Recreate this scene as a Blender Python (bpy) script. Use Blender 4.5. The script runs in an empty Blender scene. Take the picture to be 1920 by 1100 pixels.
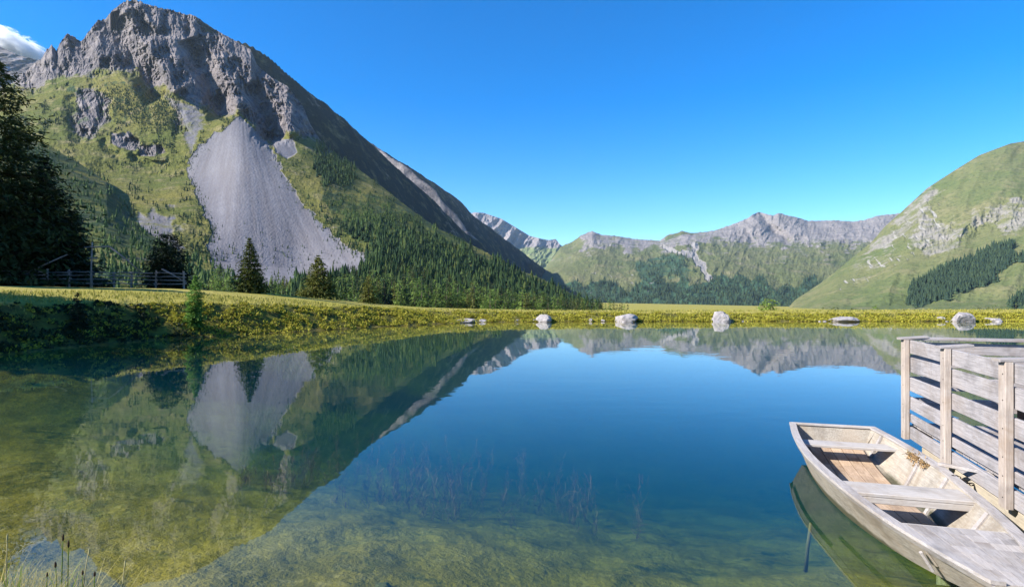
import bpy, math, random
import numpy as np
from mathutils import Vector

# ------------------------------------------------------------------ camera, sky, sun, exposure
scene = bpy.context.scene
COL = scene.collection
H = 2.1                      # eye height over the water (z = 0)
F = 1066.7                   # focal length in pixels of the 1920 wide photograph
cam_d = bpy.data.cameras.new('camera')
cam_d.lens = 20.0
cam_d.sensor_width = 36.0
cam_d.clip_start = 0.05
cam_d.clip_end = 60000
cam = bpy.data.objects.new('camera', cam_d)
COL.objects.link(cam)
cam.location = (0, 0, H)
cam.rotation_euler = (math.radians(90), 0, 0)
scene.camera = cam

SUN_EL = math.radians(34)
SUN_AZ = math.atan2(-0.95, -0.30)           # clockwise from +Y
world = bpy.data.worlds.new('World')
scene.world = world
world.use_nodes = True
wn = world.node_tree.nodes
wl = world.node_tree.links
wn.clear()
sky = wn.new('ShaderNodeTexSky')
sky.sky_type = 'NISHITA'
sky.sun_disc = False
sky.sun_elevation = SUN_EL
sky.sun_rotation = SUN_AZ
sky.altitude = 1700
sky.air_density = 1.0
sky.dust_density = 0.25
sky.ozone_density = 3.0
hs = wn.new('ShaderNodeHueSaturation')
hs.inputs['Saturation'].default_value = 1.44
hs.inputs['Hue'].default_value = 0.506
hs.inputs['Value'].default_value = 1.0
bg = wn.new('ShaderNodeBackground')
bg.inputs['Strength'].default_value = 0.12
wo = wn.new('ShaderNodeOutputWorld')
wl.new(sky.outputs[0], hs.inputs['Color'])
wl.new(hs.outputs[0], bg.inputs['Color'])
wl.new(bg.outputs[0], wo.inputs['Surface'])

sun_d = bpy.data.lights.new('sun', 'SUN')
sun_d.energy = 5.0
sun_d.angle = math.radians(0.5)
sun_d.color = (1.0, 0.95, 0.87)
sun = bpy.data.objects.new('sun', sun_d)
COL.objects.link(sun)
sdir = Vector((math.sin(SUN_AZ) * math.cos(SUN_EL), math.cos(SUN_AZ) * math.cos(SUN_EL), math.sin(SUN_EL)))
sun.rotation_euler = sdir.to_track_quat('Z', 'Y').to_euler()
sun.location = sdir * 50

vs = scene.view_settings
vs.view_transform = 'Standard'
vs.look = 'None'
vs.exposure = 1.15
vs.gamma = 1.0
vs.use_curve_mapping = False
cy = scene.cycles
cy.max_bounces = 8
cy.diffuse_bounces = 2
cy.glossy_bounces = 3
cy.transmission_bounces = 4
cy.volume_bounces = 3
cy.transparent_max_bounces = 12
cy.caustics_reflective = False
cy.caustics_refractive = False
cy.sample_clamp_indirect = 4
cy.use_denoising = True

# ------------------------------------------------------------------ numpy helpers
def A(*a): return np.array(a, dtype=float)

def _perm(seed):
    r = np.random.RandomState(seed)
    return r.permutation(512), r.rand(512) * 2 * math.pi

def perlin(x, y, seed=0):
    p, ang = _perm(seed)
    xi = np.floor(x).astype(int); yi = np.floor(y).astype(int)
    xf = x - xi; yf = y - yi
    u = xf * xf * xf * (xf * (xf * 6 - 15) + 10)
    v = yf * yf * yf * (yf * (yf * 6 - 15) + 10)
    def g(ix, iy, dx, dy):
        h = ang[p[(p[ix & 511] + iy) & 511]]
        return np.cos(h) * dx + np.sin(h) * dy
    n00 = g(xi, yi, xf, yf); n10 = g(xi + 1, yi, xf - 1, yf)
    n01 = g(xi, yi + 1, xf, yf - 1); n11 = g(xi + 1, yi + 1, xf - 1, yf - 1)
    return ((n00 * (1 - u) + n10 * u) * (1 - v) + (n01 * (1 - u) + n11 * u) * v) * 1.4

def fbm(x, y, seed=0, octv=4, gain=0.5, lac=2.03):
    s = 0; a = 1; t = 0
    for i in range(octv):
        s = s + a * perlin(x, y, seed + i * 7); t += a
        a *= gain; x = x * lac; y = y * lac
    return s / t

def ridged(x, y, seed=0, octv=4, gain=0.5, lac=2.03):
    s = 0; a = 1; t = 0
    for i in range(octv):
        n = 1 - np.abs(perlin(x, y, seed + i * 7)) * 2
        s = s + a * n; t += a
        a *= gain; x = x * lac; y = y * lac
    return s / t

def sstep(e0, e1, x):
    t = np.clip((x - e0) / (e1 - e0), 0, 1)
    return t * t * (3 - 2 * t)

def poly_sd(px, py, poly):
    """signed distance to a polygon, positive inside"""
    d = np.full(px.shape, 1e18)
    ins = np.zeros(px.shape, dtype=bool)
    n = len(poly)
    for i in range(n):
        x0, y0 = poly[i][:2]; x1, y1 = poly[(i + 1) % n][:2]
        ex, ey = x1 - x0, y1 - y0
        t = np.clip(((px - x0) * ex + (py - y0) * ey) / (ex * ex + ey * ey + 1e-12), 0, 1)
        dd = (px - x0 - t * ex) ** 2 + (py - y0 - t * ey) ** 2
        d = np.minimum(d, dd)
        c = ((y0 > py) != (y1 > py))
        if abs(y1 - y0) > 1e-12:
            c &= px < (x1 - x0) * (py - y0) / (y1 - y0) + x0
            ins ^= c
    d = np.sqrt(d)
    return np.where(ins, d, -d)

def line_dist(px, py, pts):
    """distance to open polyline, side (positive = right of travel), segment parameter values"""
    best = np.full(px.shape, 1e18); side = np.zeros(px.shape); par = np.zeros(px.shape)
    acc = 0.0
    for i in range(len(pts) - 1):
        x0, y0 = pts[i][:2]; x1, y1 = pts[i + 1][:2]
        ex, ey = x1 - x0, y1 - y0; L = math.hypot(ex, ey)
        t = np.clip(((px - x0) * ex + (py - y0) * ey) / (L * L), 0, 1)
        qx = px - x0 - t * ex; qy = py - y0 - t * ey
        dd = qx * qx + qy * qy
        m = dd < best
        best = np.where(m, dd, best)
        side = np.where(m, ex * (py - y0) - ey * (px - x0), side)
        par = np.where(m, i + t, par)
    return np.sqrt(best), -np.sign(side), par

def tag(o, label=None, cat=None, group=None, kind=None):
    if label: o['label'] = label
    if cat: o['category'] = cat
    if group: o['group'] = group
    if kind: o['kind'] = kind
    return o

def link(o, parent=None):
    COL.objects.link(o)
    if parent is not None: o.parent = parent
    return o

def mesh_np(name, V, faces, mats, midx=None, smooth=False, parent=None, attrs=None):
    """V (n,3); faces: one array (m,3|4) or a list of lists"""
    me = bpy.data.meshes.new(name)
    V = np.asarray(V, dtype=np.float32)
    if isinstance(faces, np.ndarray):
        k = faces.shape[1]
        me.vertices.add(len(V)); me.vertices.foreach_set('co', V.ravel())
        me.loops.add(faces.size); me.loops.foreach_set('vertex_index', faces.astype(np.int32).ravel())
        me.polygons.add(len(faces))
        me.polygons.foreach_set('loop_start', np.arange(0, faces.size, k, dtype=np.int32))
        me.polygons.foreach_set('loop_total', np.full(len(faces), k, dtype=np.int32))
    else:
        me.from_pydata([tuple(map(float, v)) for v in V], [], faces)
    for m in (mats if isinstance(mats, (list, tuple)) else [mats]):
        me.materials.append(m)
    me.update(calc_edges=True)
    if midx is not None: me.polygons.foreach_set('material_index', np.asarray(midx, dtype=np.int32))
    me.polygons.foreach_set('use_smooth', np.full(len(me.polygons), smooth))
    if attrs:
        for an, arr in attrs.items():
            at = me.attributes.new(an, 'FLOAT_COLOR', 'POINT')
            at.data.foreach_set('color', np.asarray(arr, dtype=np.float32).ravel())
    me.validate()
    o = bpy.data.objects.new(name, me)
    return link(o, parent)

def empty(name, loc=(0, 0, 0), rz=0.0):
    o = bpy.data.objects.new(name, None)
    o.empty_display_size = 0.3
    o.location = loc; o.rotation_euler = (0, 0, rz)
    return link(o)

class MB:
    """collects simple shapes into one mesh"""
    def __init__(s): s.v = []; s.f = []; s.m = []
    def add(s, vs_, fs_, mi=0):
        b = len(s.v); s.v += [tuple(v) for v in vs_]
        s.f += [tuple(b + i for i in f) for f in fs_]; s.m += [mi] * len(fs_)
    def hexa(s, c, mi=0):      # 8 corners, bottom 4 ccw then top 4
        s.add(c, [(0, 3, 2, 1), (4, 5, 6, 7), (0, 1, 5, 4), (1, 2, 6, 5), (2, 3, 7, 6), (3, 0, 4, 7)], mi)
    def beam(s, p, q, w, h, up=(0, 0, 1), ch=0.004, mi=0, jit=0.0, rnd=None, seg=1):
        """box beam from p to q with chamfered long edges, width w (side), height h (along up)"""
        p = Vector(p); q = Vector(q); d = (q - p).normalized(); u = Vector(up)
        sd = d.cross(u).normalized(); u = sd.cross(d).normalized()
        c = min(ch, w * .3, h * .3)
        prof = [(-w/2+c, -h/2), (w/2-c, -h/2), (w/2, -h/2+c), (w/2, h/2-c), (w/2-c, h/2), (-w/2+c, h/2), (-w/2, h/2-c), (-w/2, -h/2+c)]
        vs_ = []
        for k in range(seg + 1):
            o = p.lerp(q, k / seg)
            ja = (rnd.uniform(-jit, jit) if rnd else 0); jb = (rnd.uniform(-jit, jit) if rnd else 0)
            for a, b in prof: vs_.append(o + sd * (a + ja) + u * (b + jb))
        fs_ = [tuple(range(7, -1, -1)), tuple(range(8 * seg, 8 * seg + 8))]
        for k in range(seg):
            for i in range(8):
                j = (i + 1) % 8
                fs_.append((8*k+i, 8*k+j, 8*k+8+j, 8*k+8+i))
        s.add(vs_, fs_, mi)
    def tube(s, pts, rad, n=8, mi=0, cap=True):
        pts = [Vector(p) for p in pts]; vs_ = []; fs_ = []
        m = len(pts)
        for k, p in enumerate(pts):
            d = (pts[min(k+1, m-1)] - pts[max(k-1, 0)]).normalized()
            a = d.orthogonal().normalized() if k == 0 else (a - d * a.dot(d)).normalized()
            b = d.cross(a); r = rad[k] if isinstance(rad, (list, tuple)) else rad
            for i in range(n):
                t = 2 * math.pi * i / n
                vs_.append(p + a * (r * math.cos(t)) + b * (r * math.sin(t)))
        for k in range(m - 1):
            for i in range(n):
                j = (i + 1) % n
                fs_.append((k*n+i, k*n+j, (k+1)*n+j, (k+1)*n+i))
        if cap: fs_.append(tuple(range(n-1, -1, -1))); fs_.append(tuple(range((m-1)*n, m*n)))
        s.add(vs_, fs_, mi)
    def build(s, name, mats, parent=None, smooth=False):
        return mesh_np(name, np.array([tuple(v) for v in s.v]), s.f, mats, s.m, smooth, parent)

# ------------------------------------------------------------------ material helpers
class NT:
    def __init__(s, name):
        s.m = bpy.data.materials.new(name); s.m.use_nodes = True
        s.t = s.m.node_tree; s.n = s.t.nodes; s.n.clear(); s.l = s.t.links
        s.out = s.n.new('ShaderNodeOutputMaterial')
    def new(s, ty, **kw):
        n = s.n.new(ty)
        for k, v in kw.items(): setattr(n, k, v)
        return n
    def set(s, sock, v):
        if hasattr(v, 'is_output') or isinstance(v, bpy.types.NodeSocket): s.l.new(v, sock)
        else: sock.default_value = v
    def coord(s, kind='Object'):
        return s.new('ShaderNodeTexCoord').outputs[kind]
    def mapping(s, vec, scale=(1, 1, 1), rot=(0, 0, 0), loc=(0, 0, 0)):
        n = s.new('ShaderNodeMapping'); s.l.new(vec, n.inputs[0])
        n.inputs['Scale'].default_value = scale; n.inputs['Rotation'].default_value = rot; n.inputs['Location'].default_value = loc
        return n.outputs[0]
    def noise(s, vec, scale, detail=4, rough=.55, dist=0.0, col=False):
        n = s.new('ShaderNodeTexNoise'); s.l.new(vec, n.inputs['Vector'])
        n.inputs['Scale'].default_value = scale; n.inputs['Detail'].default_value = detail
        n.inputs['Roughness'].default_value = rough; n.inputs['Distortion'].default_value = dist
        return n.outputs['Color' if col else 'Fac']
    def voro(s, vec, scale, feature='F1', out='Distance', rnd=1.0):
        n = s.new('ShaderNodeTexVoronoi', feature=feature); s.l.new(vec, n.inputs['Vector'])
        n.inputs['Scale'].default_value = scale; n.inputs['Randomness'].default_value = rnd
        return n.outputs[out]
    def ramp(s, fac, stops, interp='LINEAR'):
        n = s.new('ShaderNodeValToRGB'); s.l.new(fac, n.inputs[0]); e = n.color_ramp.elements
        n.color_ramp.interpolation = interp
        while len(e) < len(stops): e.new(0.5)
        for i, (p, c) in enumerate(stops):
            e[i].position = p; e[i].color = (c[0], c[1], c[2], 1) if isinstance(c, (tuple, list)) else (c, c, c, 1)
        return n.outputs[0]
    def rng(s, v, a, b, c=0.0, d=1.0):
        n = s.new('ShaderNodeMapRange'); s.l.new(v, n.inputs[0])
        for i, x in enumerate((a, b, c, d)): n.inputs[i + 1].default_value = x
        return n.outputs[0]
    def mix(s, fac, a, b, mode='MIX'):
        n = s.new('ShaderNodeMix', data_type='RGBA', blend_type=mode)
        s.set(n.inputs[0], fac)
        for sock, v in ((n.inputs[6], a), (n.inputs[7], b)):
            if isinstance(v, (tuple, list)): sock.default_value = (v[0], v[1], v[2], 1)
            else: s.set(sock, v)
        return n.outputs[2]
    def math(s, op, a, b=None, clamp=False):
        n = s.new('ShaderNodeMath', operation=op, use_clamp=clamp)
        s.set(n.inputs[0], a)
        if b is not None: s.set(n.inputs[1], b)
        return n.outputs[0]
    def bump(s, h, strength=.3, dist=.1, normal=None):
        n = s.new('ShaderNodeBump'); s.l.new(h, n.inputs['Height'])
        n.inputs['Strength'].default_value = strength; n.inputs['Distance'].default_value = dist
        if normal is not None: s.l.new(normal, n.inputs['Normal'])
        return n.outputs[0]
    def bsdf(s, col, rough=.8, normal=None, spec=.3, **kw):
        n = s.new('ShaderNodeBsdfPrincipled')
        if isinstance(col, (tuple, list)): n.inputs['Base Color'].default_value = (col[0], col[1], col[2], 1)
        else: s.l.new(col, n.inputs['Base Color'])
        s.set(n.inputs['Roughness'], rough); n.inputs['Specular IOR Level'].default_value = spec
        if normal is not None: s.l.new(normal, n.inputs['Normal'])
        for k, v in kw.items(): s.set(n.inputs[k], v)
        return n.outputs[0]
    def surf(s, sh): s.l.new(sh, s.out.inputs['Surface']); return s.m

def mat_terrain(name, grass_a, grass_b, rock_a, rock_b, scree, forest, gs=1.0, dry=(.20, .17, .07), grain=1.0, bumpd=3.0):
    """albedo of a mountainside: cover attribute gives rock (R), scree (G), forest (B) by place"""
    t = NT(name); co = t.coord('Object')
    at = t.new('ShaderNodeAttribute', attribute_name='cover')
    sep = t.new('ShaderNodeSeparateColor'); t.l.new(at.outputs['Color'], sep.inputs[0])
    big = t.noise(co, .006 / gs, 5, .6); mid = t.noise(co, .03 / gs, 6, .65); fine = t.noise(co, .16 / gs, 5, .7)
    g = t.mix(t.rng(big, .38, .62), grass_a, grass_b)
    g = t.mix(t.rng(mid, .5, .68, 0, .65), g, dry)
    g = t.mix(t.rng(fine, .5, .62, 0, .55), g, (grass_a[0] * .35, grass_a[1] * .42, grass_a[2] * .5))
    rmap = t.mapping(co, (1, 1, .35))
    rn = t.noise(rmap, .02 / gs, 7, .7, .6); rf = t.noise(co, .12 / gs, 5, .7)
    r = t.mix(t.rng(rn, .35, .65), rock_a, rock_b)
    r = t.mix(t.rng(rf, .52, .7, 0, .5), r, (rock_b[0] * 1.35, rock_b[1] * 1.3, rock_b[2] * 1.25))
    r = t.mix(t.rng(rf, .3, .42, .6, 0), r, (rock_a[0] * .45, rock_a[1] * .45, rock_a[2] * .5))
    sn = t.noise(co, .05 / gs, 6, .7); sf = t.noise(co, .3 / gs, 4, .8)
    sc = t.mix(t.rng(sn, .3, .7), scree, (scree[0] * .78, scree[1] * .78, scree[2] * .8))
    sc = t.mix(t.rng(sf, .35, .45, .5, 0), sc, (scree[0] * .5, scree[1] * .5, scree[2] * .52))
    fo = t.mix(t.rng(fine, .4, .6), forest, (forest[0] * 2.2, forest[1] * 2.0, forest[2] * 1.8))
    sc = t.mix(t.rng(at.outputs['Alpha'], .25, .85, .75, 0), sc, (scree[0] * .62, scree[1] * .58, scree[2] * .56))
    edge = t.math('ADD', t.math('MULTIPLY', t.math('SUBTRACT', t.noise(co, .03 / gs, 7, .8), .5), 1.5), .5)
    def msk(ch, amt=.5):
        v = t.math('ADD', sep.outputs[ch], t.math('MULTIPLY', t.math('SUBTRACT', edge, .5), amt * 1.6))
        return t.rng(v, .36, .64)
    c = t.mix(msk(0, .9), g, r)
    c = t.mix(msk(2, .8), c, fo)
    c = t.mix(msk(1, .6), c, sc)
    h = t.math('ADD', t.math('MULTIPLY', mid, 1.0), t.math('MULTIPLY', fine, .45))
    h = t.math('MULTIPLY', h, t.rng(sep.outputs[1], .3, .8, 1.0, .3))
    nrm = t.bump(h, .8 * grain, bumpd * gs * 2)
    return t.surf(t.bsdf(c, .95, nrm, .1))

def mat_foliage(name, c1, c2, var=.3, trans=.25, dry=None):
    t = NT(name); co = t.coord('Object')
    oi = t.new('ShaderNodeObjectInfo')
    geo = t.new('ShaderNodeNewGeometry')
    n = t.noise(co, 1.3, 3, .6)
    c = t.mix(t.rng(n, .35, .65), c1, c2)
    c = t.mix(t.math('MULTIPLY', geo.outputs['Random Per Island'], .6), c, tuple(x * 1.7 for x in c2))
    if dry: c = t.mix(t.rng(geo.outputs['Random Per Island'], .88, .97, 0, .7), c, dry)
    k = t.new('ShaderNodeHueSaturation'); t.l.new(c, k.inputs['Color'])
    t.l.new(t.rng(oi.outputs['Random'], 0, 1, 1 - var, 1 + var), k.inputs['Value'])
    t.l.new(t.rng(oi.outputs['Random'], 0, 1, .515, .485), k.inputs['Hue'])
    p = t.bsdf(k.outputs[0], .75, None, .2)
    if trans:
        tr = t.new('ShaderNodeBsdfTranslucent'); t.l.new(k.outputs[0], tr.inputs[0])
        mx = t.new('ShaderNodeMixShader'); mx.inputs[0].default_value = trans
        t.l.new(p, mx.inputs[1]); t.l.new(tr.outputs[0], mx.inputs[2]); p = mx.outputs[0]
    return t.surf(p)

def mat_bark(name, c1, c2):
    t = NT(name); co = t.mapping(t.coord('Object'), (6, 6, 1.5)); n = t.noise(co, 2, 5, .7)
    return t.surf(t.bsdf(t.mix(n, c1, c2), .9, t.bump(n, .6, .03), .2))

def mat_wood(name, axis_rot=0.0, base=(.56, .50, .45), dark=(.33, .28, .25), warm=(.60, .48, .36), warm_amt=.3, wet=False):
    """weathered silver wood: grain runs along the local X axis after the rotation"""
    t = NT(name); co = t.coord('Object')
    geo = t.new('ShaderNodeNewGeometry')
    off = t.new('ShaderNodeVectorMath', operation='ADD'); t.l.new(co, off.inputs[0])
    cx = t.new('ShaderNodeCombineXYZ'); t.l.new(t.math('MULTIPLY', geo.outputs['Random Per Island'], 13.0), cx.inputs[0]); t.l.new(t.math('MULTIPLY', geo.outputs['Random Per Island'], 7.0), cx.inputs[2]); t.l.new(cx.outputs[0], off.inputs[1])
    rot = axis_rot if isinstance(axis_rot, tuple) else (0, 0, axis_rot)
    g = t.mapping(t.mapping(off.outputs[0], rot=rot), (1.6, 26, 26))
    n1 = t.noise(g, 2.2, 6, .7, .4); n2 = t.noise(t.mapping(off.outputs[0], rot=rot), 3.0, 4, .6); n3 = t.noise(g, 7.0, 4, .8)
    c = t.mix(t.rng(n1, .3, .62), dark, base)
    c = t.mix(t.rng(n2, .48, .68, 0, warm_amt), c, warm)
    c = t.mix(t.rng(n3, .30, .42, .8, 0), c, tuple(x * .45 for x in dark))
    c = t.mix(t.rng(n2, .28, .46, .55, 0), c, tuple(x * .6 for x in dark))
    st_ = t.noise(off.outputs[0], 1.3, 5, .75, .6); c = t.mix(t.rng(st_, .50, .64, 0, .55), c, (dark[0] * .95, dark[1] * .85, dark[2] * .72))
    if wet:
        sz_ = t.new('ShaderNodeSeparateXYZ'); t.l.new(co, sz_.inputs[0]); c = t.mix(t.rng(t.math('ADD', sz_.outputs[2], t.math('MULTIPLY', t.math('SUBTRACT', n2, .5), .10)), .02, .06, .85, 0), c, (.045, .045, .018))
    k = t.new('ShaderNodeHueSaturation'); t.l.new(c, k.inputs['Color'])
    t.l.new(t.rng(geo.outputs['Random Per Island'], 0, 1, .86, 1.1), k.inputs['Value'])
    return t.surf(t.bsdf(k.outputs[0], .8, t.bump(n1, .35, .006), .25))

def mat_rock(name, c1, c2, c3):
    t = NT(name); co = t.coord('Object'); n = t.noise(co, 2.2, 7, .7, .4); f = t.noise(co, 14, 5, .7)
    c = t.mix(t.rng(n, .35, .65), c1, c2)
    c = t.mix(t.rng(f, .55, .7, 0, .7), c, c3)
    c = t.mix(t.rng(t.noise(co, 5, 4, .6), .62, .7, 0, .6), c, (.12, .13, .06))
    return t.surf(t.bsdf(c, .9, t.bump(t.math('ADD', n, t.math('MULTIPLY', f, .3)), .7, .08), .2))

M = {}
# ------------------------------------------------------------------ terrain on a fan of rays from the lake
def pt(px, py, Y):
    return ((px - 960) / F * Y, Y, H + (550 - py) / F * Y)

def curve(pts):
    pts = sorted(pts); P = np.array([p[:3] for p in pts], dtype=float)
    def f(px):
        y = np.interp(px, P[:, 0], P[:, 1]); d = np.interp(px, P[:, 0], P[:, 2])
        return y, d
    return f

def grid_mesh(name, X, Y, Z, mat, cover, smooth=True):
    nv, nu = X.shape
    V = np.stack([X, Y, Z], -1).reshape(-1, 3)
    i = np.arange(nv - 1)[:, None] * nu + np.arange(nu - 1)[None, :]
    Fq = np.stack([i, i + 1, i + nu + 1, i + nu], -1).reshape(-1, 4)
    attrs = {'cover': cover.reshape(-1, 4)} if cover is not None else None
    return mesh_np(name, V, Fq, mat, None, smooth, None, attrs)

def relief(px, lines, rows, back=0.7, back_len=600, back_rows=12):
    """columns at px; lines = contour curves from near to far (last one is the crest). returns X,Y,Z,row parameter"""
    L = [curve(l)(px) for l in lines]
    def sm(a, k):
        w_ = np.exp(-np.linspace(-2, 2, 2 * k + 1) ** 2); w_ /= w_.sum()
        return np.convolve(np.pad(a, k, mode='edge'), w_, 'valid')
    L = [(sm(y_, 24), sm(d_, 40)) for y_, d_ in L[:-1]] + [(L[-1][0], sm(L[-1][1], 16))]
    Ys = []; Zs = []
    for k in range(len(L) - 1):
        y0, d0 = L[k]; y1, d1 = L[k + 1]
        z0 = H + (550 - y0) / F * d0; z1 = H + (550 - y1) / F * d1
        n = rows[k]
        for j in range(n):
            t = j / n
            Ys.append(d0 + (d1 - d0) * t); Zs.append(z0 + (z1 - z0) * t)
    yc, dc = L[-1]; zc = H + (550 - yc) / F * dc
    Ys.append(dc); Zs.append(zc)
    nfront = len(Ys)
    for j in range(1, back_rows + 1):
        s = back_len * (j / back_rows) ** 1.5
        Ys.append(dc + s); Zs.append(zc - back * s)
    Yg = np.array(Ys); Zg = np.array(Zs)
    # soften the joints between the contour curves
    Zf = Zg[:nfront].copy()
    for _ in range(10):
        Zf[1:-1] = .25 * Zf[:-2] + .5 * Zf[1:-1] + .25 * Zf[2:]
    Zg[:nfront] = Zf
    PX = np.broadcast_to(px, Yg.shape)
    Xg = (PX - 960) / F * Yg
    return Xg, Yg, Zg, PX, nfront

def project(X, Y, Z):
    return 960 + F * X / Y, 550 - F * (Z - H) / Y

def hold(rec, nf, fade=1.0):
    rec = rec.copy(); rec[nf:] = rec[nf - 1][None]
    return rec
def push(X, Y, Z, rec):
    """move points away from the lake by rec metres (relief of ribs and gullies)"""
    k = 1 + rec / Y
    return X * k, Y * k, H + (Z - H) * k

def cover_of(shape, **m):
    c = np.zeros(shape + (4,)); c[..., 3] = np.clip(m.get('streak', 1.0), 0, 1)
    for i, k in enumerate(('rock', 'scree', 'forest')):
        if k in m: c[..., i] = np.clip(m[k], 0, 1)
    return c

def blob(px, py, poly, soft=6.0, warp=0.0, seed=5, ws=40.0):
    if warp:
        wx = px + fbm(px / ws, py / ws, seed, 4) * warp * 2
        wy = py + fbm(px / ws, py / ws, seed + 50, 4) * warp * 2
    else: wx, wy = px, py
    return sstep(-soft, soft, poly_sd(wx, wy, poly))

# ---- main mountain, front face
M['mountain'] = mat_terrain('mountain_ground', (.085, .10, .02), (.155, .14, .034), (.046, .045, .054), (.225, .195, .185),
                            (.195, .188, .200), (.022, .040, .016), gs=1.0, dry=(.27, .215, .11))
px = np.linspace(-160, 1130, 1000)
base = [(-160, 590, 330), (300, 584, 300), (560, 580, 270), (800, 582, 330), (950, 583, 420), (1130, 588, 600)]
foot = [(-160, 520, 400), (0, 505, 440), (300, 480, 500), (430, 492, 560), (560, 505, 600), (690, 487, 580), (800, 520, 540), (900, 548, 540), (1000, 562, 580), (1130, 584, 680)]
mid = [(-160, 360, 800), (0, 345, 830), (150, 320, 920), (300, 330, 950), (400, 330, 930), (445, 320, 880), (500, 340, 870), (560, 350, 880), (600, 350, 910), (650, 375, 900), (700, 400, 870), (800, 460, 780), (900, 510, 710), (1000, 542, 680), (1130, 580, 720)]
upper = [(-160, 230, 1150), (0, 200, 1200), (100, 165, 1250), (180, 140, 1330), (250, 160, 1260), (330, 175, 1220), (400, 205, 1190), (447, 218, 1150), (480, 240, 1130), (509, 258, 1120), (556, 262, 1160), (582, 268, 1190), (600, 285, 1170), (650, 318, 1110), (700, 352, 1050), (800, 425, 910), (900, 478, 820), (1000, 525, 750), (1130, 578, 740)]
crest = [(-160, 215, 1420), (0, 168, 1450), (30, 150, 1480), (48, 135, 1490), (60, 122, 1500), (76, 112, 1510), (88, 92, 1540), (97, 84, 1550), (106, 96, 1555), (116, 76, 1580), (127, 63, 1600), (140, 70, 1600), (151, 78, 1600), (160, 68, 1610), (172, 52, 1625), (182, 38, 1640), (196, 38, 1650), (208, 22, 1670), (218, 14, 1680), (236, 2, 1700), (254, -1, 1700), (276, 9, 1710),
         (309, 16, 1730), (340, 24, 1740), (367, 31, 1750), (400, 54, 1780), (436, 74, 1770), (470, 93, 1720), (482, 122, 1680), (509, 146, 1600), (538, 161, 1520), (567, 197, 1430), (582, 233, 1360), (600, 262, 1310), (629, 289, 1260),
         (667, 313, 1200), (723, 355, 1110), (771, 393, 1040), (818, 426, 980), (865, 450, 925), (913, 473, 870), (960, 502, 825), (1007, 518, 795), (1050, 540, 775), (1078, 553, 765), (1130, 576, 760)]
X, Y, Z, PX, nf = relief(px, [base, foot, mid, upper, crest], [90, 190, 150, 240], back=.9, back_len=700)
qx, qy = project(X, Y, Z)
rockp = [(-200, 180), (45, 163), (120, 147), (175, 130), (255, 140), (276, 162), (327, 173), (349, 190), (418, 211), (447, 220), (478, 240), (509, 264), (556, 256), (588, 256), (606, 268), (640, 300), (640, 60), (400, -30), (0, -30), (-200, 60)]
rock = np.clip(blob(qx, qy, rockp, 16, 14, 3) * .8 + .28 * sstep(-.2, .4, fbm(qx / 14, qy / 22, 301, 4)) * blob(qx, qy, rockp, 30, 14, 3), 0, 1)
crag = np.maximum(blob(qx, qy, [(138, 175), (178, 168), (205, 185), (200, 225), (168, 258), (142, 250)], 14, 12, 8), blob(qx, qy, [(208, 250), (240, 246), (258, 262), (262, 280), (225, 280), (210, 268)], 5, 5, 9))
crag = np.maximum(crag, blob(qx, qy, [(262, 272), (300, 272), (312, 286), (290, 296), (266, 290)], 4, 4, 10))
crag = np.maximum(crag, .62 * blob(qx, qy, [(300, 160), (340, 190), (355, 250), (330, 250), (318, 200)], 8, 8, 11))
screep = [(447, 217), (466, 232), (492, 256), (512, 285), (535, 330), (562, 370), (596, 412), (640, 455), (690, 484), (690, 505), (600, 540), (470, 545), (400, 500), (388, 470), (398, 430), (375, 380), (352, 325), (356, 296), (385, 262), (420, 240)]
sc = blob(qx, qy, screep, 5, 6, 21, 18)
sc = np.maximum(sc, blob(qx, qy, [(508, 262), (552, 254), (556, 285), (540, 300), (518, 290)], 5, 5, 22))
sc = np.maximum(sc, .62 * blob(qx, qy, [(255, 395), (325, 400), (350, 455), (320, 480), (262, 450)], 14, 22, 23))
sc = np.maximum(sc, .58 * blob(qx, qy, [(330, 190), (372, 200), (385, 240), (360, 300), (345, 260)], 8, 8, 24))
fo = .75 * blob(qx, qy, [(596, 262), (625, 280), (668, 318), (660, 345), (600, 352), (580, 318)], 6, 9, 31)
fo = np.maximum(fo, .5 + .0 * fo) * blob(qx, qy, [(600, 350), (700, 350), (1130, 560), (1130, 640), (480, 640), (500, 500), (690, 478), (640, 430)], 8, 14, 32) + fo * .5
fo = np.clip(fo * 1.0 + .55 * blob(qx, qy, [(120, 150), (190, 135), (270, 150), (330, 190), (345, 235), (250, 225), (200, 240), (130, 250)], 10, 14, 33) * sstep(-.1, .3, fbm(qx / 18, qy / 18, 44, 4)), 0, 1)
fo = np.maximum(fo, .8 * blob(qx, qy, [(-100, 560), (-100, 470), (200, 470), (380, 500), (520, 505), (700, 500), (1100, 560), (1130, 640), (-100, 640)], 8, 14, 35))
rec = np.zeros_like(X)
live = np.ones_like(X); live[nf - 1:] = 0
rw = np.clip(rock + .35 * crag, 0, 1)
calm = .35 + 1.1 * sstep(-.25, .35, fbm(qx / 60 + 3, qy / 70, 320, 3))
rec += rw * calm * (84 * (1 - ridged((qx - .35 * qy) / 44, qy / 150 + qx / 300, 61, 4)) + 44 * (1 - ridged((qx - .25 * qy) / 15, qy / 34, 63, 4)) + 30 * np.abs(perlin(qx / 6.5 + fbm(qx / 20, qy / 20, 69, 2), qy / 12, 64)) * 1.6 + 20 * np.abs(perlin(qx / 2.9, qy / 4.6, 74)) + 7 * perlin(qx / 1.6, qy / 2.2, 75))
rec += (1 - rw) * (1 - sc) * (10 * fbm(qx / 55, qy / 55, 65, 4) + 3.0 * fbm(qx / 9, qy / 9, 66, 3))
rec += sc * (1.3 * fbm((qx - 447) / (.02 * np.maximum(qy - 150, 30)) / 3.2, qy / 160, 67, 3) + .8 * fbm(qx / 4, qy / 4, 68, 2))
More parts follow.
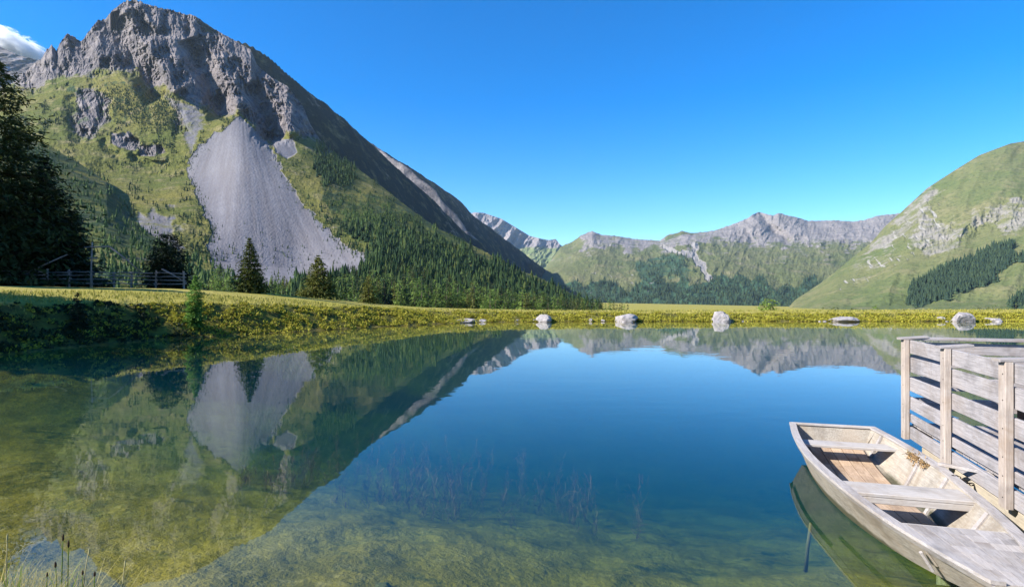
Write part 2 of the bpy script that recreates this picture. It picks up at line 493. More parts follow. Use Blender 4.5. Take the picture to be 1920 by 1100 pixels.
rec -= blob(qx, qy, screep, 40, 3, 21, 18) * 9 * sstep(150, 0, np.abs(qx - 447 - (qy - 220) * .27)) * sstep(215, 300, qy)
def gully(line, depth, wshade, wrec):
    global rec
    d, side, par = line_dist(qx, qy, line)
    endf = sstep(0, .35, par) * sstep(len(line) - 1, len(line) - 1.3, par)
    dd = d + 3.5 * fbm(qx / 12, qy / 12, 71, 3)
    s = np.where(side > 0, sstep(0, wshade, dd) * sstep(wshade + wrec, wshade, dd), 0)
    lip = np.where(side <= 0, sstep(40, 0, dd), sstep(wshade * .3, 0, dd))
    rec += endf * (depth * s - depth * .55 * lip)
# travel downhill so that 'right of travel' is the left side of the picture: lines are given uphill
gully([(332, 178), (318, 150), (300, 118), (276, 88), (256, 60), (238, 30), (232, 14)], 150, 32, 40)
gully([(452, 218), (440, 180), (424, 145), (408, 112), (392, 84), (384, 60)], 150, 32, 34)
gully([(548, 262), (536, 225), (520, 195), (502, 165), (486, 140)], 120, 30, 26)
gully([(300, 62), (280, 40), (262, 22), (250, 8)], 60, 26, 26)
gully([(190, 128), (180, 100), (170, 82)], 30, 12, 18)
gully([(172, 252), (152, 235), (146, 205), (150, 178)], 15, 18, 16)
gully([(262, 288), (236, 286), (214, 270), (206, 252)], 12, 16, 12)
gully([(318, 300), (290, 300), (266, 292), (258, 276)], 12, 14, 10)
gully([(350, 245), (338, 215), (318, 190), (300, 170)], 12, 14, 14)
rec = hold(rec, nf)
X, Y, Z = push(X, Y, Z, rec)
# broken skyline among the crags
jag = (1.2 * perlin(PX / 5, PX * 0 + .5, 81) + .8 * perlin(PX / 2.3, PX * 0 + .5, 82)) * sstep(420, 300, PX) * Y / F * 2.0
w = np.zeros_like(Z); w[:nf] = np.linspace(0, 1, nf)[:, None] ** 30; w[nf:] = 1
Z = Z + jag * w + w * .5 * (2.0 * perlin(PX / 9, PX * 0, 83)) * Y / F
M1 = dict(X=X, Y=Y, Z=Z, qx=qx, qy=qy, sc=sc, rock=rw, nf=nf)
streak = .5 + .5 * fbm(np.degrees(np.arctan2(qx - 447, np.maximum(qy - 150, 20))) / 3.6, qy / 120, 310, 5, .65) * 1.5
tag(grid_mesh('mountain', X, Y, Z, M['mountain'], cover_of(X.shape, rock=np.clip(np.maximum(rock, crag * .8) + .10 + .22 * fbm(qx / 30, qy / 24, 302, 4), 0, 1), scree=sc, forest=fo, streak=streak), False), kind='structure')

# ---- ridges behind it (their far side runs away from the lake, in its own shade, deepened by the dark bluish ground colour)
def ridge_field(X, Y, pts, sl, sr):
    P = [pt(*p) for p in pts]
    d, side, par = line_dist(X, Y, P)
    zz = np.interp(par, np.arange(len(P)), [p[2] for p in P])
    return zz - d * np.where(side > 0, sr, sl), np.where(side > 0, d, -d)
px = np.linspace(340, 1160, 620)
Yr = np.concatenate([np.linspace(1500, 4000, 300), np.linspace(4010, 6200, 130)])
PX, Y = np.meshgrid(px, Yr)
X = (PX - 960) / F * Y
R1 = [(340, 44, 1800), (367, 36, 1810), (400, 53, 1830), (436, 72, 1860), (473, 88, 1890), (509, 112, 1920), (545, 141, 1960), (571, 163, 2000), (618, 199, 2100), (640, 218, 2150), (705, 278, 2350), (760, 330, 2520), (800, 364, 2640), (840, 402, 2750), (870, 431, 2850), (905, 458, 3000), (940, 485, 3150), (1000, 517, 3400), (1050, 542, 3600), (1095, 566, 3800)]
RB = [(690, 264, 3180), (714, 280, 3170), (745, 303, 3120), (768, 316, 3090), (782, 329, 3060), (800, 345, 3040), (815, 357, 3020), (828, 374, 3000), (840, 385, 2990), (858, 404, 2970), (875, 430, 2950), (900, 455, 2990)]
R2 = [(690, 268, 3150), (705, 276, 3200), (742, 297, 3400), (780, 319, 3600), (818, 345, 3800), (856, 371, 4000), (884, 399, 4200), (936, 439, 4500), (998, 486, 4900), (1050, 526, 5250), (1095, 558, 5600)]
wxx = X + 22 * fbm(X / 160, Y / 160, 91, 4); wyy = Y + 22 * fbm(X / 160, Y / 160, 95, 4)
z1, s1 = ridge_field(wxx, wyy, R1, 1.0, 1.45)
zb, sb = ridge_field(wxx, wyy, RB, 1.0, 1.3)
z2, s2 = ridge_field(wxx, wyy, R2, 1.2, 1.45)
Z = np.maximum(np.maximum(z1, zb), np.maximum(z2, -60))
Z += 5 * fbm(X / 60, Y / 60, 97, 4) + 2.2 * fbm(X / 14, Y / 14, 98, 3)
isb = (zb >= z1) & (zb >= z2)
rk = np.where(isb, .85, .10 + .5 * fbm(X / 200, Y / 200, 99, 3))
M['ridge'] = mat_terrain('shade_tinted_ridge_ground', (.010, .017, .014), (.018, .025, .018), (.025, .027, .036), (.30, .26, .235), (.36, .34, .37), (.014, .026, .014), gs=1.6)
tag(grid_mesh('mountain', X, Y, Z, M['ridge'], cover_of(X.shape, rock=rk, forest=np.where(Z < 160, .6, 0))), kind='structure')

# ---- near wooded spur at the left foot of the mountain
px = np.linspace(-400, 440, 380)
X, Y, Z, PX, nf = relief(px, [[(-400, 590, 250), (440, 583, 290)], [(-400, 420, 470), (0, 430, 450), (200, 470, 430), (300, 510, 400), (440, 574, 360)],
    [(-400, 150, 700), (0, 226, 860), (84, 270, 830), (145, 304, 800), (200, 340, 760), (235, 390, 690), (275, 424, 620), (320, 462, 540), (380, 520, 430), (440, 570, 400)]], [60, 110], back=1.1, back_len=260)
X, Y, Z = push(X, Y, Z, hold(9 * fbm(X / 40, Z / 40, 101, 4) + 3 * fbm(X / 9, Z / 9, 102, 3), nf))
qx, qy = project(X, Y, Z)
HILL = dict(X=X, Y=Y, Z=Z, qx=qx, qy=qy, nf=nf)
tag(grid_mesh('hill', X, Y, Z, M['mountain'], cover_of(X.shape, rock=.35 + .3 * fbm(X / 30, Z / 30, 103, 3), forest=.55 + .5 * fbm(X / 40, Z / 40, 104, 3))), kind='structure')

# ---- blue ridge at the far left edge
px = np.linspace(-300, 260, 160)
X, Y, Z, PX, nf = relief(px, [[(-300, 300, 1900), (260, 300, 1900)], [(-300, 20, 2700), (0, 88, 2600), (36, 104, 2600), (73, 113, 2600), (110, 135, 2600), (260, 230, 2600)]], [110], back=.8)
X, Y, Z = push(X, Y, Z, hold(90 * (1 - ridged(X / 160, Z / 200, 111, 4)) + 16 * fbm(X / 20, Z / 20, 112, 3), nf))
tag(grid_mesh('mountain', X, Y, Z, M['ridge'], cover_of(X.shape, rock=.9 + 0 * X, scree=.5 * sstep(.1, .4, fbm(X / 60, Z / 60, 113, 3)))), kind='structure')

# ---- pale far peak beyond the dark ridge
M['far'] = mat_terrain('far_ground', (.13, .17, .07), (.19, .21, .09), (.16, .145, .15), (.24, .215, .215), (.27, .24, .235), (.03, .06, .03), gs=5.0, dry=(.26, .23, .13))
px = np.linspace(840, 1110, 300)
X, Y, Z, PX, nf = relief(px, [[(840, 560, 6500), (1110, 560, 6500)], [(840, 480, 7300), (1000, 490, 7300), (1110, 500, 7300)],
    [(840, 410, 8200), (890, 398, 8200), (907, 399, 8200), (925, 405, 8180), (940, 410, 8150), (970, 428, 8100), (993, 442, 8050), (1017, 448, 8000), (1030, 450, 8000), (1042, 448, 8000), (1052, 460, 7900), (1110, 480, 7900)]], [70, 170], back=.6, back_len=2500)
qx, qy = project(X, Y, Z)
rec = 260 * (1 - ridged(qx / 42 + qy / 90, qy / 70, 121, 4)) + 60 * fbm(qx / 8, qy / 8, 122, 4)
X, Y, Z = push(X, Y, Z, hold(rec, nf))
tag(grid_mesh('mountain', X, Y, Z, M['far'], cover_of(X.shape, rock=sstep(475, 455, qy) * 1.0, scree=blob(qx, qy, [(930, 425), (955, 425), (955, 452), (940, 448)], 4, 3, 4) + .5 * sstep(.1, .4, fbm(qx / 12, qy / 12, 123, 3)) * sstep(480, 450, qy))), kind='structure')

# ---- green range across the head of the valley
px = np.linspace(980, 1760, 900)
cr = [(980, 540, 5200), (1020, 505, 5400), (1052, 462, 5700), (1073, 453, 5800), (1090, 441, 5850), (1110, 433, 5900), (1127, 440, 5900), (1160, 443, 5950), (1190, 448, 6000), (1237, 451, 6000), (1253, 440, 6000), (1268, 437, 6000), (1280, 433, 6000), (1297, 437, 6000), (1320, 435, 6000), (1340, 432, 6000), (1370, 422, 6100),
      (1400, 410, 6200), (1412, 402, 6250), (1423, 397, 6300), (1440, 402, 6300), (1450, 404, 6300), (1460, 399, 6350), (1473, 403, 6350), (1493, 407, 6400), (1516, 414, 6400), (1564, 413, 6400), (1600, 415, 6400), (1618, 413, 6400), (1647, 404, 6400), (1687, 400, 6400), (1760, 392, 6400)]
X, Y, Z, PX, nf = relief(px, [[(980, 600, 2900), (1760, 600, 2900)], [(980, 560, 3300), (1080, 530, 3600), (1200, 520, 3700), (1350, 505, 3800), (1440, 520, 3700), (1600, 530, 3600), (1760, 530, 3600)],
    [(980, 550, 4300), (1060, 490, 4600), (1110, 470, 4700), (1220, 470, 4900), (1300, 455, 4700), (1420, 460, 5000), (1500, 455, 5000), (1640, 450, 5000), (1760, 450, 5000)], cr], [130, 130, 150], back=.6, back_len=1500)
qx, qy = project(X, Y, Z)
hi = sstep(520, 440, qy)
rec = (200 * (1 - ridged(qx / 70 - qy / 120, qy / 60 + qx / 200, 131, 4)) + 55 * (1 - ridged(qx / 16 + qy / 60, qy / 30, 132, 4)) + 22 * fbm(qx / 4, qy / 6, 133, 4)) * (.45 + .55 * hi)
def groove(line, depth, w):
    global rec
    d, side, par = line_dist(qx, qy, line)
    rec += depth * np.exp(-(d / w) ** 2)
groove([(1423, 400), (1440, 420), (1470, 445), (1478, 452)], 260, 9)
rec = hold(rec, nf)
X, Y, Z = push(X, Y, Z, rec)
Z += np.where(np.arange(X.shape[0])[:, None] >= nf - 1, 1, 0) * perlin(PX / 7, PX * 0, 134) * 9
n1 = fbm(qx / 26, qy / 15, 135, 4); n2 = fbm(qx / 10, qy / 6, 136, 4)
rk = .95 * sstep(480, 428, qy + 46 * n1 + 22 * n2) * sstep(1320, 1370, qx) + .6 * blob(qx, qy, [(1090, 430), (1130, 430), (1240, 446), (1330, 430), (1330, 455), (1240, 470), (1150, 465), (1120, 460), (1085, 470)], 6, 10, 137) + .50 * sstep(.0, .3, n1 + .4 * n2) * sstep(560, 440, qy)
scr = blob(qx, qy, [(1296, 455), (1310, 456), (1308, 478), (1322, 496), (1336, 522), (1328, 528), (1312, 502), (1296, 484), (1268, 474), (1240, 466), (1242, 458), (1275, 468), (1298, 474)], 3, 4, 138, 14)
scr = np.maximum(scr, .62 * sstep(.18, .4, n2) * (sstep(485, 430, qy) * sstep(1330, 1380, qx) * .9 + .9 * blob(qx, qy, [(1060, 510), (1180, 500), (1250, 540), (1100, 560)], 10, 12, 139) + .8 * blob(qx, qy, [(1200, 460), (1280, 455), (1330, 520), (1220, 530)], 10, 12, 140)))
ff = blob(qx, qy, [(1040, 545), (1070, 520), (1120, 528), (1170, 545), (1200, 530), (1240, 520), (1290, 528), (1340, 520), (1400, 520), (1450, 540), (1545, 520), (1560, 560), (1700, 640), (980, 640), (990, 545)], 5, 16, 141, 30)
ff = np.maximum(ff, .62 * blob(qx, qy, [(1220, 480), (1290, 478), (1310, 520), (1200, 528), (1190, 500)], 6, 14, 142))
RANGE = dict(X=X, Y=Y, Z=Z, qx=qx, qy=qy, ff=ff, nf=nf)
M['range'] = mat_terrain('range_ground', (.085, .105, .04), (.13, .135, .06), (.15, .135, .13), (.25, .225, .215), (.27, .25, .23), (.022, .05, .03), gs=4.0, dry=(.20, .17, .10), bumpd=4)
tag(grid_mesh('mountain', X, Y, Z, M['range'], cover_of(X.shape, rock=rk, scree=scr, forest=ff)), kind='structure')

# ---- big grassy mountain on the right
px = np.linspace(1440, 2500, 900)
cr = [(1440, 605, 2000), (1473, 582, 2050), (1491, 562, 2100), (1538, 531, 2250), (1575, 502, 2350), (1633, 455, 2500), (1660, 424, 2560), (1687, 400, 2600), (1713, 376, 2640), (1738, 353, 2680), (1764, 336, 2700), (1800, 313, 2740), (1836, 291, 2780), (1873, 277, 2800), (1895, 269, 2820), (1920, 265, 2850), (2000, 240, 2850), (2200, 190, 2900), (2500, 210, 2900)]
X, Y, Z, PX, nf = relief(px, [[(1440, 615, 1100), (1700, 600, 1050), (2500, 600, 900)], [(1440, 610, 1500), (1550, 575, 1600), (1700, 572, 1500), (1900, 560, 1350), (2500, 550, 1200)],
    [(1440, 607, 1800), (1550, 545, 1950), (1640, 500, 2000), (1750, 460, 2000), (1900, 425, 1950), (2200, 370, 1900), (2500, 360, 1900)], cr], [110, 170, 200], back=.6, back_len=1200)
qx, qy = project(X, Y, Z)
rp = [(1687, 402), (1735, 350), (1770, 352), (1768, 370), (1740, 400), (1745, 415), (1790, 420), (1830, 402), (1870, 380), (1925, 370), (2200, 330), (2200, 400), (1930, 425), (1880, 440), (1855, 420), (1810, 440), (1785, 470), (1760, 480), (1720, 470), (1690, 480), (1700, 450), (1650, 470), (1632, 462), (1660, 430)]
rk = .56 * blob(qx, qy, rp, 14, 14, 151) + .35 * blob(qx, qy, [(1650, 440), (1690, 480), (1600, 540), (1590, 500)], 10, 8, 152)
n2 = fbm((qx + qy) / 34, (qx - qy) / 14, 153, 4)
sc6 = .62 * sstep(.05, .35, n2) * blob(qx, qy, [(1700, 400), (1760, 360), (1800, 430), (1740, 470), (1600, 540), (1560, 545), (1640, 470)], 8, 6, 154)
ffp = [(1702, 570), (1704, 545), (1712, 535), (1764, 505), (1818, 487), (1872, 462), (1900, 456), (1896, 475), (1900, 492), (1862, 520), (1868, 530), (1818, 545), (1738, 571), (1716, 577)]
ff = np.maximum(blob(qx, qy, ffp, 3, 4, 155, 14), blob(qx, qy, [(1905, 560), (1960, 545), (1960, 585), (1890, 580)], 4, 4, 156))
ff = np.maximum(ff, blob(qx, qy, [(1910, 480), (1960, 470), (1960, 500), (1914, 495)], 4, 4, 158))
rec = 60 * (1 - ridged((qx + .7 * qy) / 120, (qx - qy) / 300, 161, 3)) + 12 * fbm(qx / 30, qy / 30, 162, 4) + 3 * fbm(qx / 6, qy / 6, 164, 3)
rec += np.clip(rk, 0, 1) * (40 * (1 - ridged(qx / 16, qy / 26, 163, 4)) + 16 * fbm(qx / 5, qy / 5, 165, 3))
rec = hold(rec, nf)
X, Y, Z = push(X, Y, Z, rec)
RIGHT = dict(X=X, Y=Y, Z=Z, qx=qx, qy=qy, ff=ff, nf=nf)
M['right'] = mat_terrain('right_ground', (.10, .125, .045), (.15, .15, .065), (.17, .16, .13), (.26, .24, .215), (.33, .31, .27), (.02, .035, .025), gs=2.6, dry=(.22, .19, .10), bumpd=2)
tag(grid_mesh('mountain', X, Y, Z, M['right'], cover_of(X.shape, rock=rk, scree=sc6, forest=ff * .9)), kind='structure')
# ---- ground: lake basin, banks, meadow and valley floor in one sheet
# shoreline vertices: x, y, bank height, bank width
SHORE = [(-17.5, 19.0, 1.9, 3.0), (-17.2, 22.6, 1.75, 3.0), (-15.6, 26.6, 1.66, 2.8), (-12.0, 31.0, 1.5, 2.8), (-9.5, 34.5, 1.3, 2.8), (-5.5, 38.5, 1.0, 2.8), (-3.5, 40.8, .82, 3.0), (0, 41.8, .70, 3.2), (8, 42.4, .64, 3.4), (20, 42.6, .62, 3.6), (38, 42.6, .68, 3.6), (60, 41, .9, 4),
         (75, 30, 1, 4), (72, 10, 1, 4), (50, 1.5, .8, 3), (20, .2, .6, 2), (8, .9, .5, 1.2), (2, 1.2, .5, 1.0), (-1, 1.6, .5, 1.0), (-2.2, 2.3, .45, 1.0), (-3.2, 3.1, .4, .9), (-5.2, 4.2, .5, 1.2), (-10, 7, .9, 2), (-16, 12, 1.4, 3)]
CRP = [(-300, 50, 538), (0, 48, 540), (200, 46, 541), (320, 46, 542), (400, 48, 545), (500, 50, 550.5), (600, 56, 559.5), (700, 60, 569.5), (800, 60, 577), (1000, 57, 582), (1200, 53, 584), (1500, 53, 583.5), (1920, 60, 580.5), (2300, 60, 578)]
crp = np.array(CRP, dtype=float)
def ground_z(X, Y):
    X = np.asarray(X, dtype=float); Y = np.asarray(Y, dtype=float)
    wx = X + .28 * perlin(X / 2.3, Y / 2.3, 201) + .10 * perlin(X / .7, Y / .7, 202)
    wy = Y + .28 * perlin(X / 2.3, Y / 2.3, 203) + .10 * perlin(X / .7, Y / .7, 204)
    near = sstep(7, 3, np.hypot(X, Y))
    wx = X + (wx - X) * (1 - .7 * near); wy = Y + (wy - Y) * (1 - .7 * near)
    sd = poly_sd(wx, wy, SHORE)
    loop = SHORE + [SHORE[0]]
    d, side, par = line_dist(wx, wy, loop)
    zt = np.interp(par, np.arange(len(loop)), [p[2] for p in loop]); bw = np.interp(par, np.arange(len(loop)), [p[3] for p in loop])
    s = np.maximum(-sd, 0)
    Yp = np.maximum(Y, 1e-3)
    pxx = np.where(Y > 1, 960 + F * X / Yp, np.where(X > 0, 2300, -300)); pxx = np.clip(pxx, -300, 2300)
    Yc = np.interp(pxx, crp[:, 0], crp[:, 1]); pyc = np.interp(pxx, crp[:, 0], crp[:, 2])
    zc = H + (550 - pyc) / F * Yc
    R = np.where(Y > 1, Y * np.clip(np.hypot(X, Y) / np.maximum(Yp, .3) / 1.0, 1, 1), np.hypot(X, Y))
    R = np.maximum(Y, np.hypot(X, Y) * .72)
    b = zt * (sstep(0, 1, s / bw) * .75 + .25 * np.clip(s / bw, 0, 1))
    bump_ = .16 * fbm(X / 1.1, Y / 1.1, 206, 3) * sstep(0, .5, s) * (1 - near * .7)
    far = np.maximum(Yc - 0, 1)
    sc_ = np.clip((s - bw) / np.maximum(far * .30, 8), 0, 1)
    up = zt + (zc - zt) * (sc_ * (2 - sc_))
    z = np.where(s < bw, b, up) + bump_ * sstep(3, 0, s - bw) + .05 * fbm(X / 4, Y / 4, 207, 3) * (s > 0)
    over = np.maximum(R - Yc, 0)
    drop = over * over * .004
    z = z - np.minimum(drop, .09 * over + 0)
    z = np.maximum(z, -9 - .02 * np.maximum(X + 200, 0) * (R > 150) - np.clip((R - 500) * .01, 0, 45))
    # under water: shallow shelf on the camera's side, deeper beyond it
    dn = np.hypot(X - 1.0, (Y - 1.5) * 1.0)
    shelf = .28 * np.clip(sd, 0, 9) ** .75
    deep = 3.4 * sstep(0, 1, (sd + .7 * fbm(X / 3.5, Y / 3.5, 208, 4) - 2.6) / 17.0)
    bed = -(np.minimum(shelf, 1.15) + deep) + .10 * fbm(X / .9, Y / .9, 209, 4) * sstep(0, .6, sd)
    return np.where(sd > 0, bed, z), sd
ang = np.concatenate([np.linspace(-math.pi, -1.0, 90, endpoint=False), np.linspace(-1.0, .95, 760, endpoint=False), np.linspace(.95, math.pi, 90)])
rad = np.concatenate([np.array([.02]), np.geomspace(.6, 12, 150), np.linspace(12.15, 70, 300), np.geomspace(71, 700, 80), np.geomspace(730, 9200, 30)])
AG, RG = np.meshgrid(ang, rad)
X = RG * np.sin(AG); Y = RG * np.cos(AG)
Z, SD = ground_z(X, Y)
gx = np.clip(960 + F * X / np.maximum(Y, .1), -300, 2300)
lush = sstep(0, .6, fbm(X / 5, Y / 5, 211, 4) + .3)
cov = np.zeros(X.shape + (4,)); cov[..., 0] = (SD > -.05); cov[..., 1] = sstep(.2, 0, np.abs(SD + .15)); cov[..., 2] = np.clip(-SD / 5, 0, 1); cov[..., 3] = 1
t = NT('ground'); co = t.coord('Object')
at = t.new('ShaderNodeAttribute', attribute_name='cover'); sep = t.new('ShaderNodeSeparateColor'); t.l.new(at.outputs['Color'], sep.inputs[0])
n1 = t.noise(co, .22, 5, .65); n2 = t.noise(co, 2.4, 6, .7); n3 = t.noise(co, 12, 4, .7)
g = t.mix(t.rng(n1, .38, .62), (.27, .24, .04), (.36, .30, .08))
g = t.mix(t.rng(n2, .45, .7, 0, .7), g, (.10, .12, .02))
g = t.mix(t.rng(n3, .55, .7, 0, .5), g, (.33, .28, .10))
bn = t.noise(co, .55, 6, .65, .5); bf = t.noise(co, 5, 6, .75)
g = t.mix(t.rng(sep.outputs[2], .56, .50), g, t.mix(t.rng(n2, .4, .65), (.075, .065, .018), (.14, .14, .025)))
bed = t.mix(t.rng(bn, .36, .62), (.150, .118, .010), (.285, .215, .034))
bed = t.mix(t.rng(t.noise(co, .9, 5, .7, 1.0), .56, .66, 0, .75), bed, (.035, .055, .012))
bed = t.mix(t.rng(bf, .52, .66, 0, .7), bed, (.30, .24, .09))
bed = t.mix(t.rng(bf, .3, .42, .8, 0), bed, (.035, .05, .012))
c = t.mix(sep.outputs[0], g, bed)
c = t.mix(t.math('MULTIPLY', sep.outputs[1], .6), c, (.10, .08, .04))
nb = t.bump(t.math('ADD', n2, t.math('MULTIPLY', n3, .4)), .7, .12)
M['ground'] = t.surf(t.bsdf(c, .95, nb, .1))
tag(grid_mesh('ground', X, Y, Z, M['ground'], cov), kind='structure')

# ---- water: closed body of clear lake water
t = NT('water'); co = t.coord('Object')
w1 = t.noise(t.mapping(co, (1, 1.6, 1)), 1.1, 3, .5); w2 = t.noise(t.mapping(co, (1, 2.0, 1)), .16, 2, .5)
gust = t.rng(t.noise(t.mapping(co, (.5, 1.6, 1)), .09, 3, .6), .5, .72)
h = t.math('ADD', t.math('MULTIPLY', w1, t.math('ADD', t.math('MULTIPLY', gust, 1.6), .35)), t.math('MULTIPLY', w2, 1.0))
nrm = t.bump(h, .05, .05)
gi = t.new('ShaderNodeNewGeometry'); vd = t.new('ShaderNodeVectorMath', operation='DOT_PRODUCT'); t.l.new(nrm, vd.inputs[0]); t.l.new(gi.outputs['Incoming'], vd.inputs[1])
ca = t.math('ABSOLUTE', vd.outputs['Value'])                  # Schlick reflectance of water
fr_ = t.math('ADD', t.math('MULTIPLY', t.math('POWER', t.math('SUBTRACT', 1.0, ca, True), 5.0), .98), .02)
gl = t.new('ShaderNodeBsdfGlossy'); gl.inputs['Roughness'].default_value = .015; gl.inputs['Color'].default_value = (1, 1, 1, 1); t.l.new(nrm, gl.inputs['Normal'])
tr = t.new('ShaderNodeBsdfTransparent')
mx = t.new('ShaderNodeMixShader'); t.l.new(fr_, mx.inputs[0]); t.l.new(tr.outputs[0], mx.inputs[1]); t.l.new(gl.outputs[0], mx.inputs[2])
t.l.new(mx.outputs[0], t.out.inputs['Surface'])
ab = t.new('ShaderNodeVolumeAbsorption'); ab.inputs['Color'].default_value = (.50, .70, .46, 1); ab.inputs['Density'].default_value = .38
sct = t.new('ShaderNodeVolumeScatter'); sct.inputs['Color'].default_value = (.03, .36, .90, 1); sct.inputs['Density'].default_value = .020
ad = t.new('ShaderNodeAddShader'); t.l.new(ab.outputs[0], ad.inputs[0]); t.l.new(sct.outputs[0], ad.inputs[1])
t.l.new(ad.outputs[0], t.out.inputs['Volume'])
M['water'] = t.m
poly = [(p[0], p[1]) for p in SHORE]
cxm = sum(p[0] for p in poly) / len(poly); cym = 20
big = []
for (x, y) in poly:
    dx, dy = x - 20, y - 20; L = math.hypot(dx, dy); big.append((x + dx / L * 1.2, y + dy / L * 1.2))
n = len(big)
V = [(x, y, 0) for x, y in big] + [(x, y, -5) for x, y in big]
Fc = [tuple(range(n - 1, -1, -1)), tuple(range(n, 2 * n))] + [(i, (i + 1) % n, n + (i + 1) % n, n + i) for i in range(n)]
# SHORE runs clockwise: reverse the caps so that normals face outward
wat = mesh_np('water', np.array(V, dtype=float), [tuple(f) for f in Fc], M['water'])
wat.data.materials[0] = M['water']
tag(wat, kind='structure')
# ------------------------------------------------------------------ vegetation builders
def leaf_quads(C, D, N, L, W, taper=.35):
    """C centres, D long direction, N side direction, L half length, W half width -> quads"""
    L = np.asarray(L)[:, None]; W = np.asarray(W)[:, None]
    a = C - D * L - N * W * taper; b = C - D * L + N * W * taper
    c = C + D * L + N * W; d = C + D * L - N * W
    V = np.stack([a, b, c, d], 1).reshape(-1, 3)
    Fq = np.arange(len(C) * 4).reshape(-1, 4)
    return V, Fq

def norm(v): return v / np.maximum(np.linalg.norm(v, axis=1, keepdims=True), 1e-9)

def conifer_crown(h, R, tiers, nb, nq, qs, seed, shape='spruce', base=.08, droop=.35, lean=0.0):
    r = np.random.RandomState(seed)
    C = []; D = []; N = []; L = []; W = []
    for i in range(tiers):
        f = (i + r.uniform(-.3, .3)) / tiers; f = min(max(f, 0), 1)
        z0 = h * (base + (1 - base) * f)
        if shape == 'spruce': rr = R * ((1 - f) ** .85 * (.92 + .16 * r.rand()) + .03)
        elif shape == 'pine': rr = R * (math.sqrt(max(0, 1 - (abs(f - .28) / .73) ** 2.4)) * (.8 + .35 * r.rand()) + .05)
        elif shape == 'old': rr = R * ((1 - f) ** .62 * (.62 + .6 * r.rand()) + .03)
        else: rr = R * (min(1, (1 - f) * 2.6) ** .8 * (.7 + .4 * r.rand()) * (.55 + .45 * min(1, f * 5)) + .02)
        m = max(3, int(nb * (.45 + .55 * (1 - f)))) if shape != 'column' else nb
        for k in range(m):
            a = r.rand() * 6.283
            Lb = rr * r.uniform(.62, 1.12)
            q = max(2, int(nq * (.35 + .65 * (1 - f))))
            tt = r.uniform(.12, 1, q) ** .75
            sag = droop * (1 - .8 * f)
            x = np.cos(a) * tt * Lb; y = np.sin(a) * tt * Lb
            z = z0 - sag * Lb * tt + .25 * Lb * tt ** 2 * (shape != 'column')
            sp = .16 * Lb + .25 * qs
            p = np.stack([x, y, z], 1) + r.normal(0, 1, (q, 3)) * np.array([sp, sp, sp * .55]) * .6
            dr = np.tile([[math.cos(a), math.sin(a), -.25]], (q, 1)) + r.normal(0, .45, (q, 3))
            dr = norm(dr); nn = norm(np.cross(dr, np.tile([[0, 0, 1.]], (q, 1)) + r.normal(0, .5, (q, 3))))
            C.append(p); D.append(dr); N.append(nn)
            s = qs * r.uniform(.6, 1.3, q) * (.6 + .5 * (1 - f))
            L.append(s); W.append(s * r.uniform(.3, .55, q))
    C = np.concatenate(C); D = np.concatenate(D); N = np.concatenate(N); L = np.concatenate(L); W = np.concatenate(W)
    C[:, 2] = np.maximum(C[:, 2], .02 * h)
    C[:, 0] += lean * (C[:, 2] / h) ** 2
    return leaf_quads(C, D, N, L, W)

def trunk_mesh(h, r0, seed, limbs=0, R=1.0, base=.15, lean=0.0):
    rn = random.Random(seed); mb = MB()
    mb.tube([(lean * (k / 6) ** 2 + rn.uniform(-.01, .01) * h * .3, rn.uniform(-.01, .01) * h * .3, h * .97 * k / 6 - .15 * (k == 0)) for k in range(7)], [r0 * (1 - .93 * k / 6) * (1.25 if k == 0 else 1) for k in range(7)], 8)
    for i in range(limbs):
        f = base + (1 - base) * (i + .5) / limbs; a = rn.uniform(0, 6.283); L = R * (1 - f) ** .8 * .8
        z = h * f; lx = lean * f * f
        mb.tube([(lx, 0, z), (lx + math.cos(a) * L * .5, math.sin(a) * L * .5, z - .12 * L), (lx + math.cos(a) * L, math.sin(a) * L, z - .1 * L)], [r0 * .28 * (1 - f) + .008, r0 * .16 * (1 - f) + .006, .004], 5, cap=False)
    return mb

M['bark'] = mat_bark('bark', (.07, .05, .035), (.16, .12, .09))
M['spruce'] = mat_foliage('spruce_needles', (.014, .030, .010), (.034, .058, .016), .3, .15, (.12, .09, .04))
M['spruce_y'] = mat_foliage('yellow_green_spruce_needles', (.045, .062, .012), (.10, .11, .022), .25, .25, (.16, .13, .05))  # yellow-green needles, the same on every side of the crown
M['larch'] = mat_foliage('larch_needles', (.065, .115, .022), (.12, .175, .035), .35, .35)
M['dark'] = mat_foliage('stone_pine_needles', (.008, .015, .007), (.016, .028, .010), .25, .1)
M['oldpine'] = mat_foliage('old_pine_needles', (.012, .024, .009), (.035, .052, .014), .1, .2)
M['sap'] = mat_foliage('young_larch_needles', (.05, .13, .022), (.085, .19, .032), .1, .4)
M['farwood'] = mat_foliage('distant_conifers', (.018, .036, .018), (.034, .058, .026), .2, 0)
M['shrub'] = mat_foliage('shrub_leaves', (.035, .055, .014), (.07, .09, .02), .3, .1)

def gz(x, y): return float(ground_z(np.array([[x]]), np.array([[y]]))[0][0, 0])

def make_tree(name, label, cat, x, y, z, h, R, tiers, nb, nq, qs, seed, shape, fol, tr=.02, limbs=10, group=None, base=.08, droop=.35, lean=0):
    e = empty(name, (x, y, z)); tag(e, label, cat, group)
    V, Fq = conifer_crown(h, R, tiers, nb, nq, qs, seed, shape, base, droop, lean)
    mesh_np('crown', V, Fq, fol, None, False, e)
    trunk_mesh(h, h * tr, seed, limbs, R, base, lean).build('trunk', M['bark'], e, True)
    return e

def lone(name, label, cat, px, ytop, Y, R, tiers, nb, nq, qs, seed, shape, fol, **kw):
    x = (px - 960) / F * Y; g = gz(x, Y)
    h = H + (550 - ytop) / F * Y - g
    return make_tree(name, label, cat, x, Y, g - .05, h, R, tiers, nb, nq, qs, seed, shape, fol, **kw)

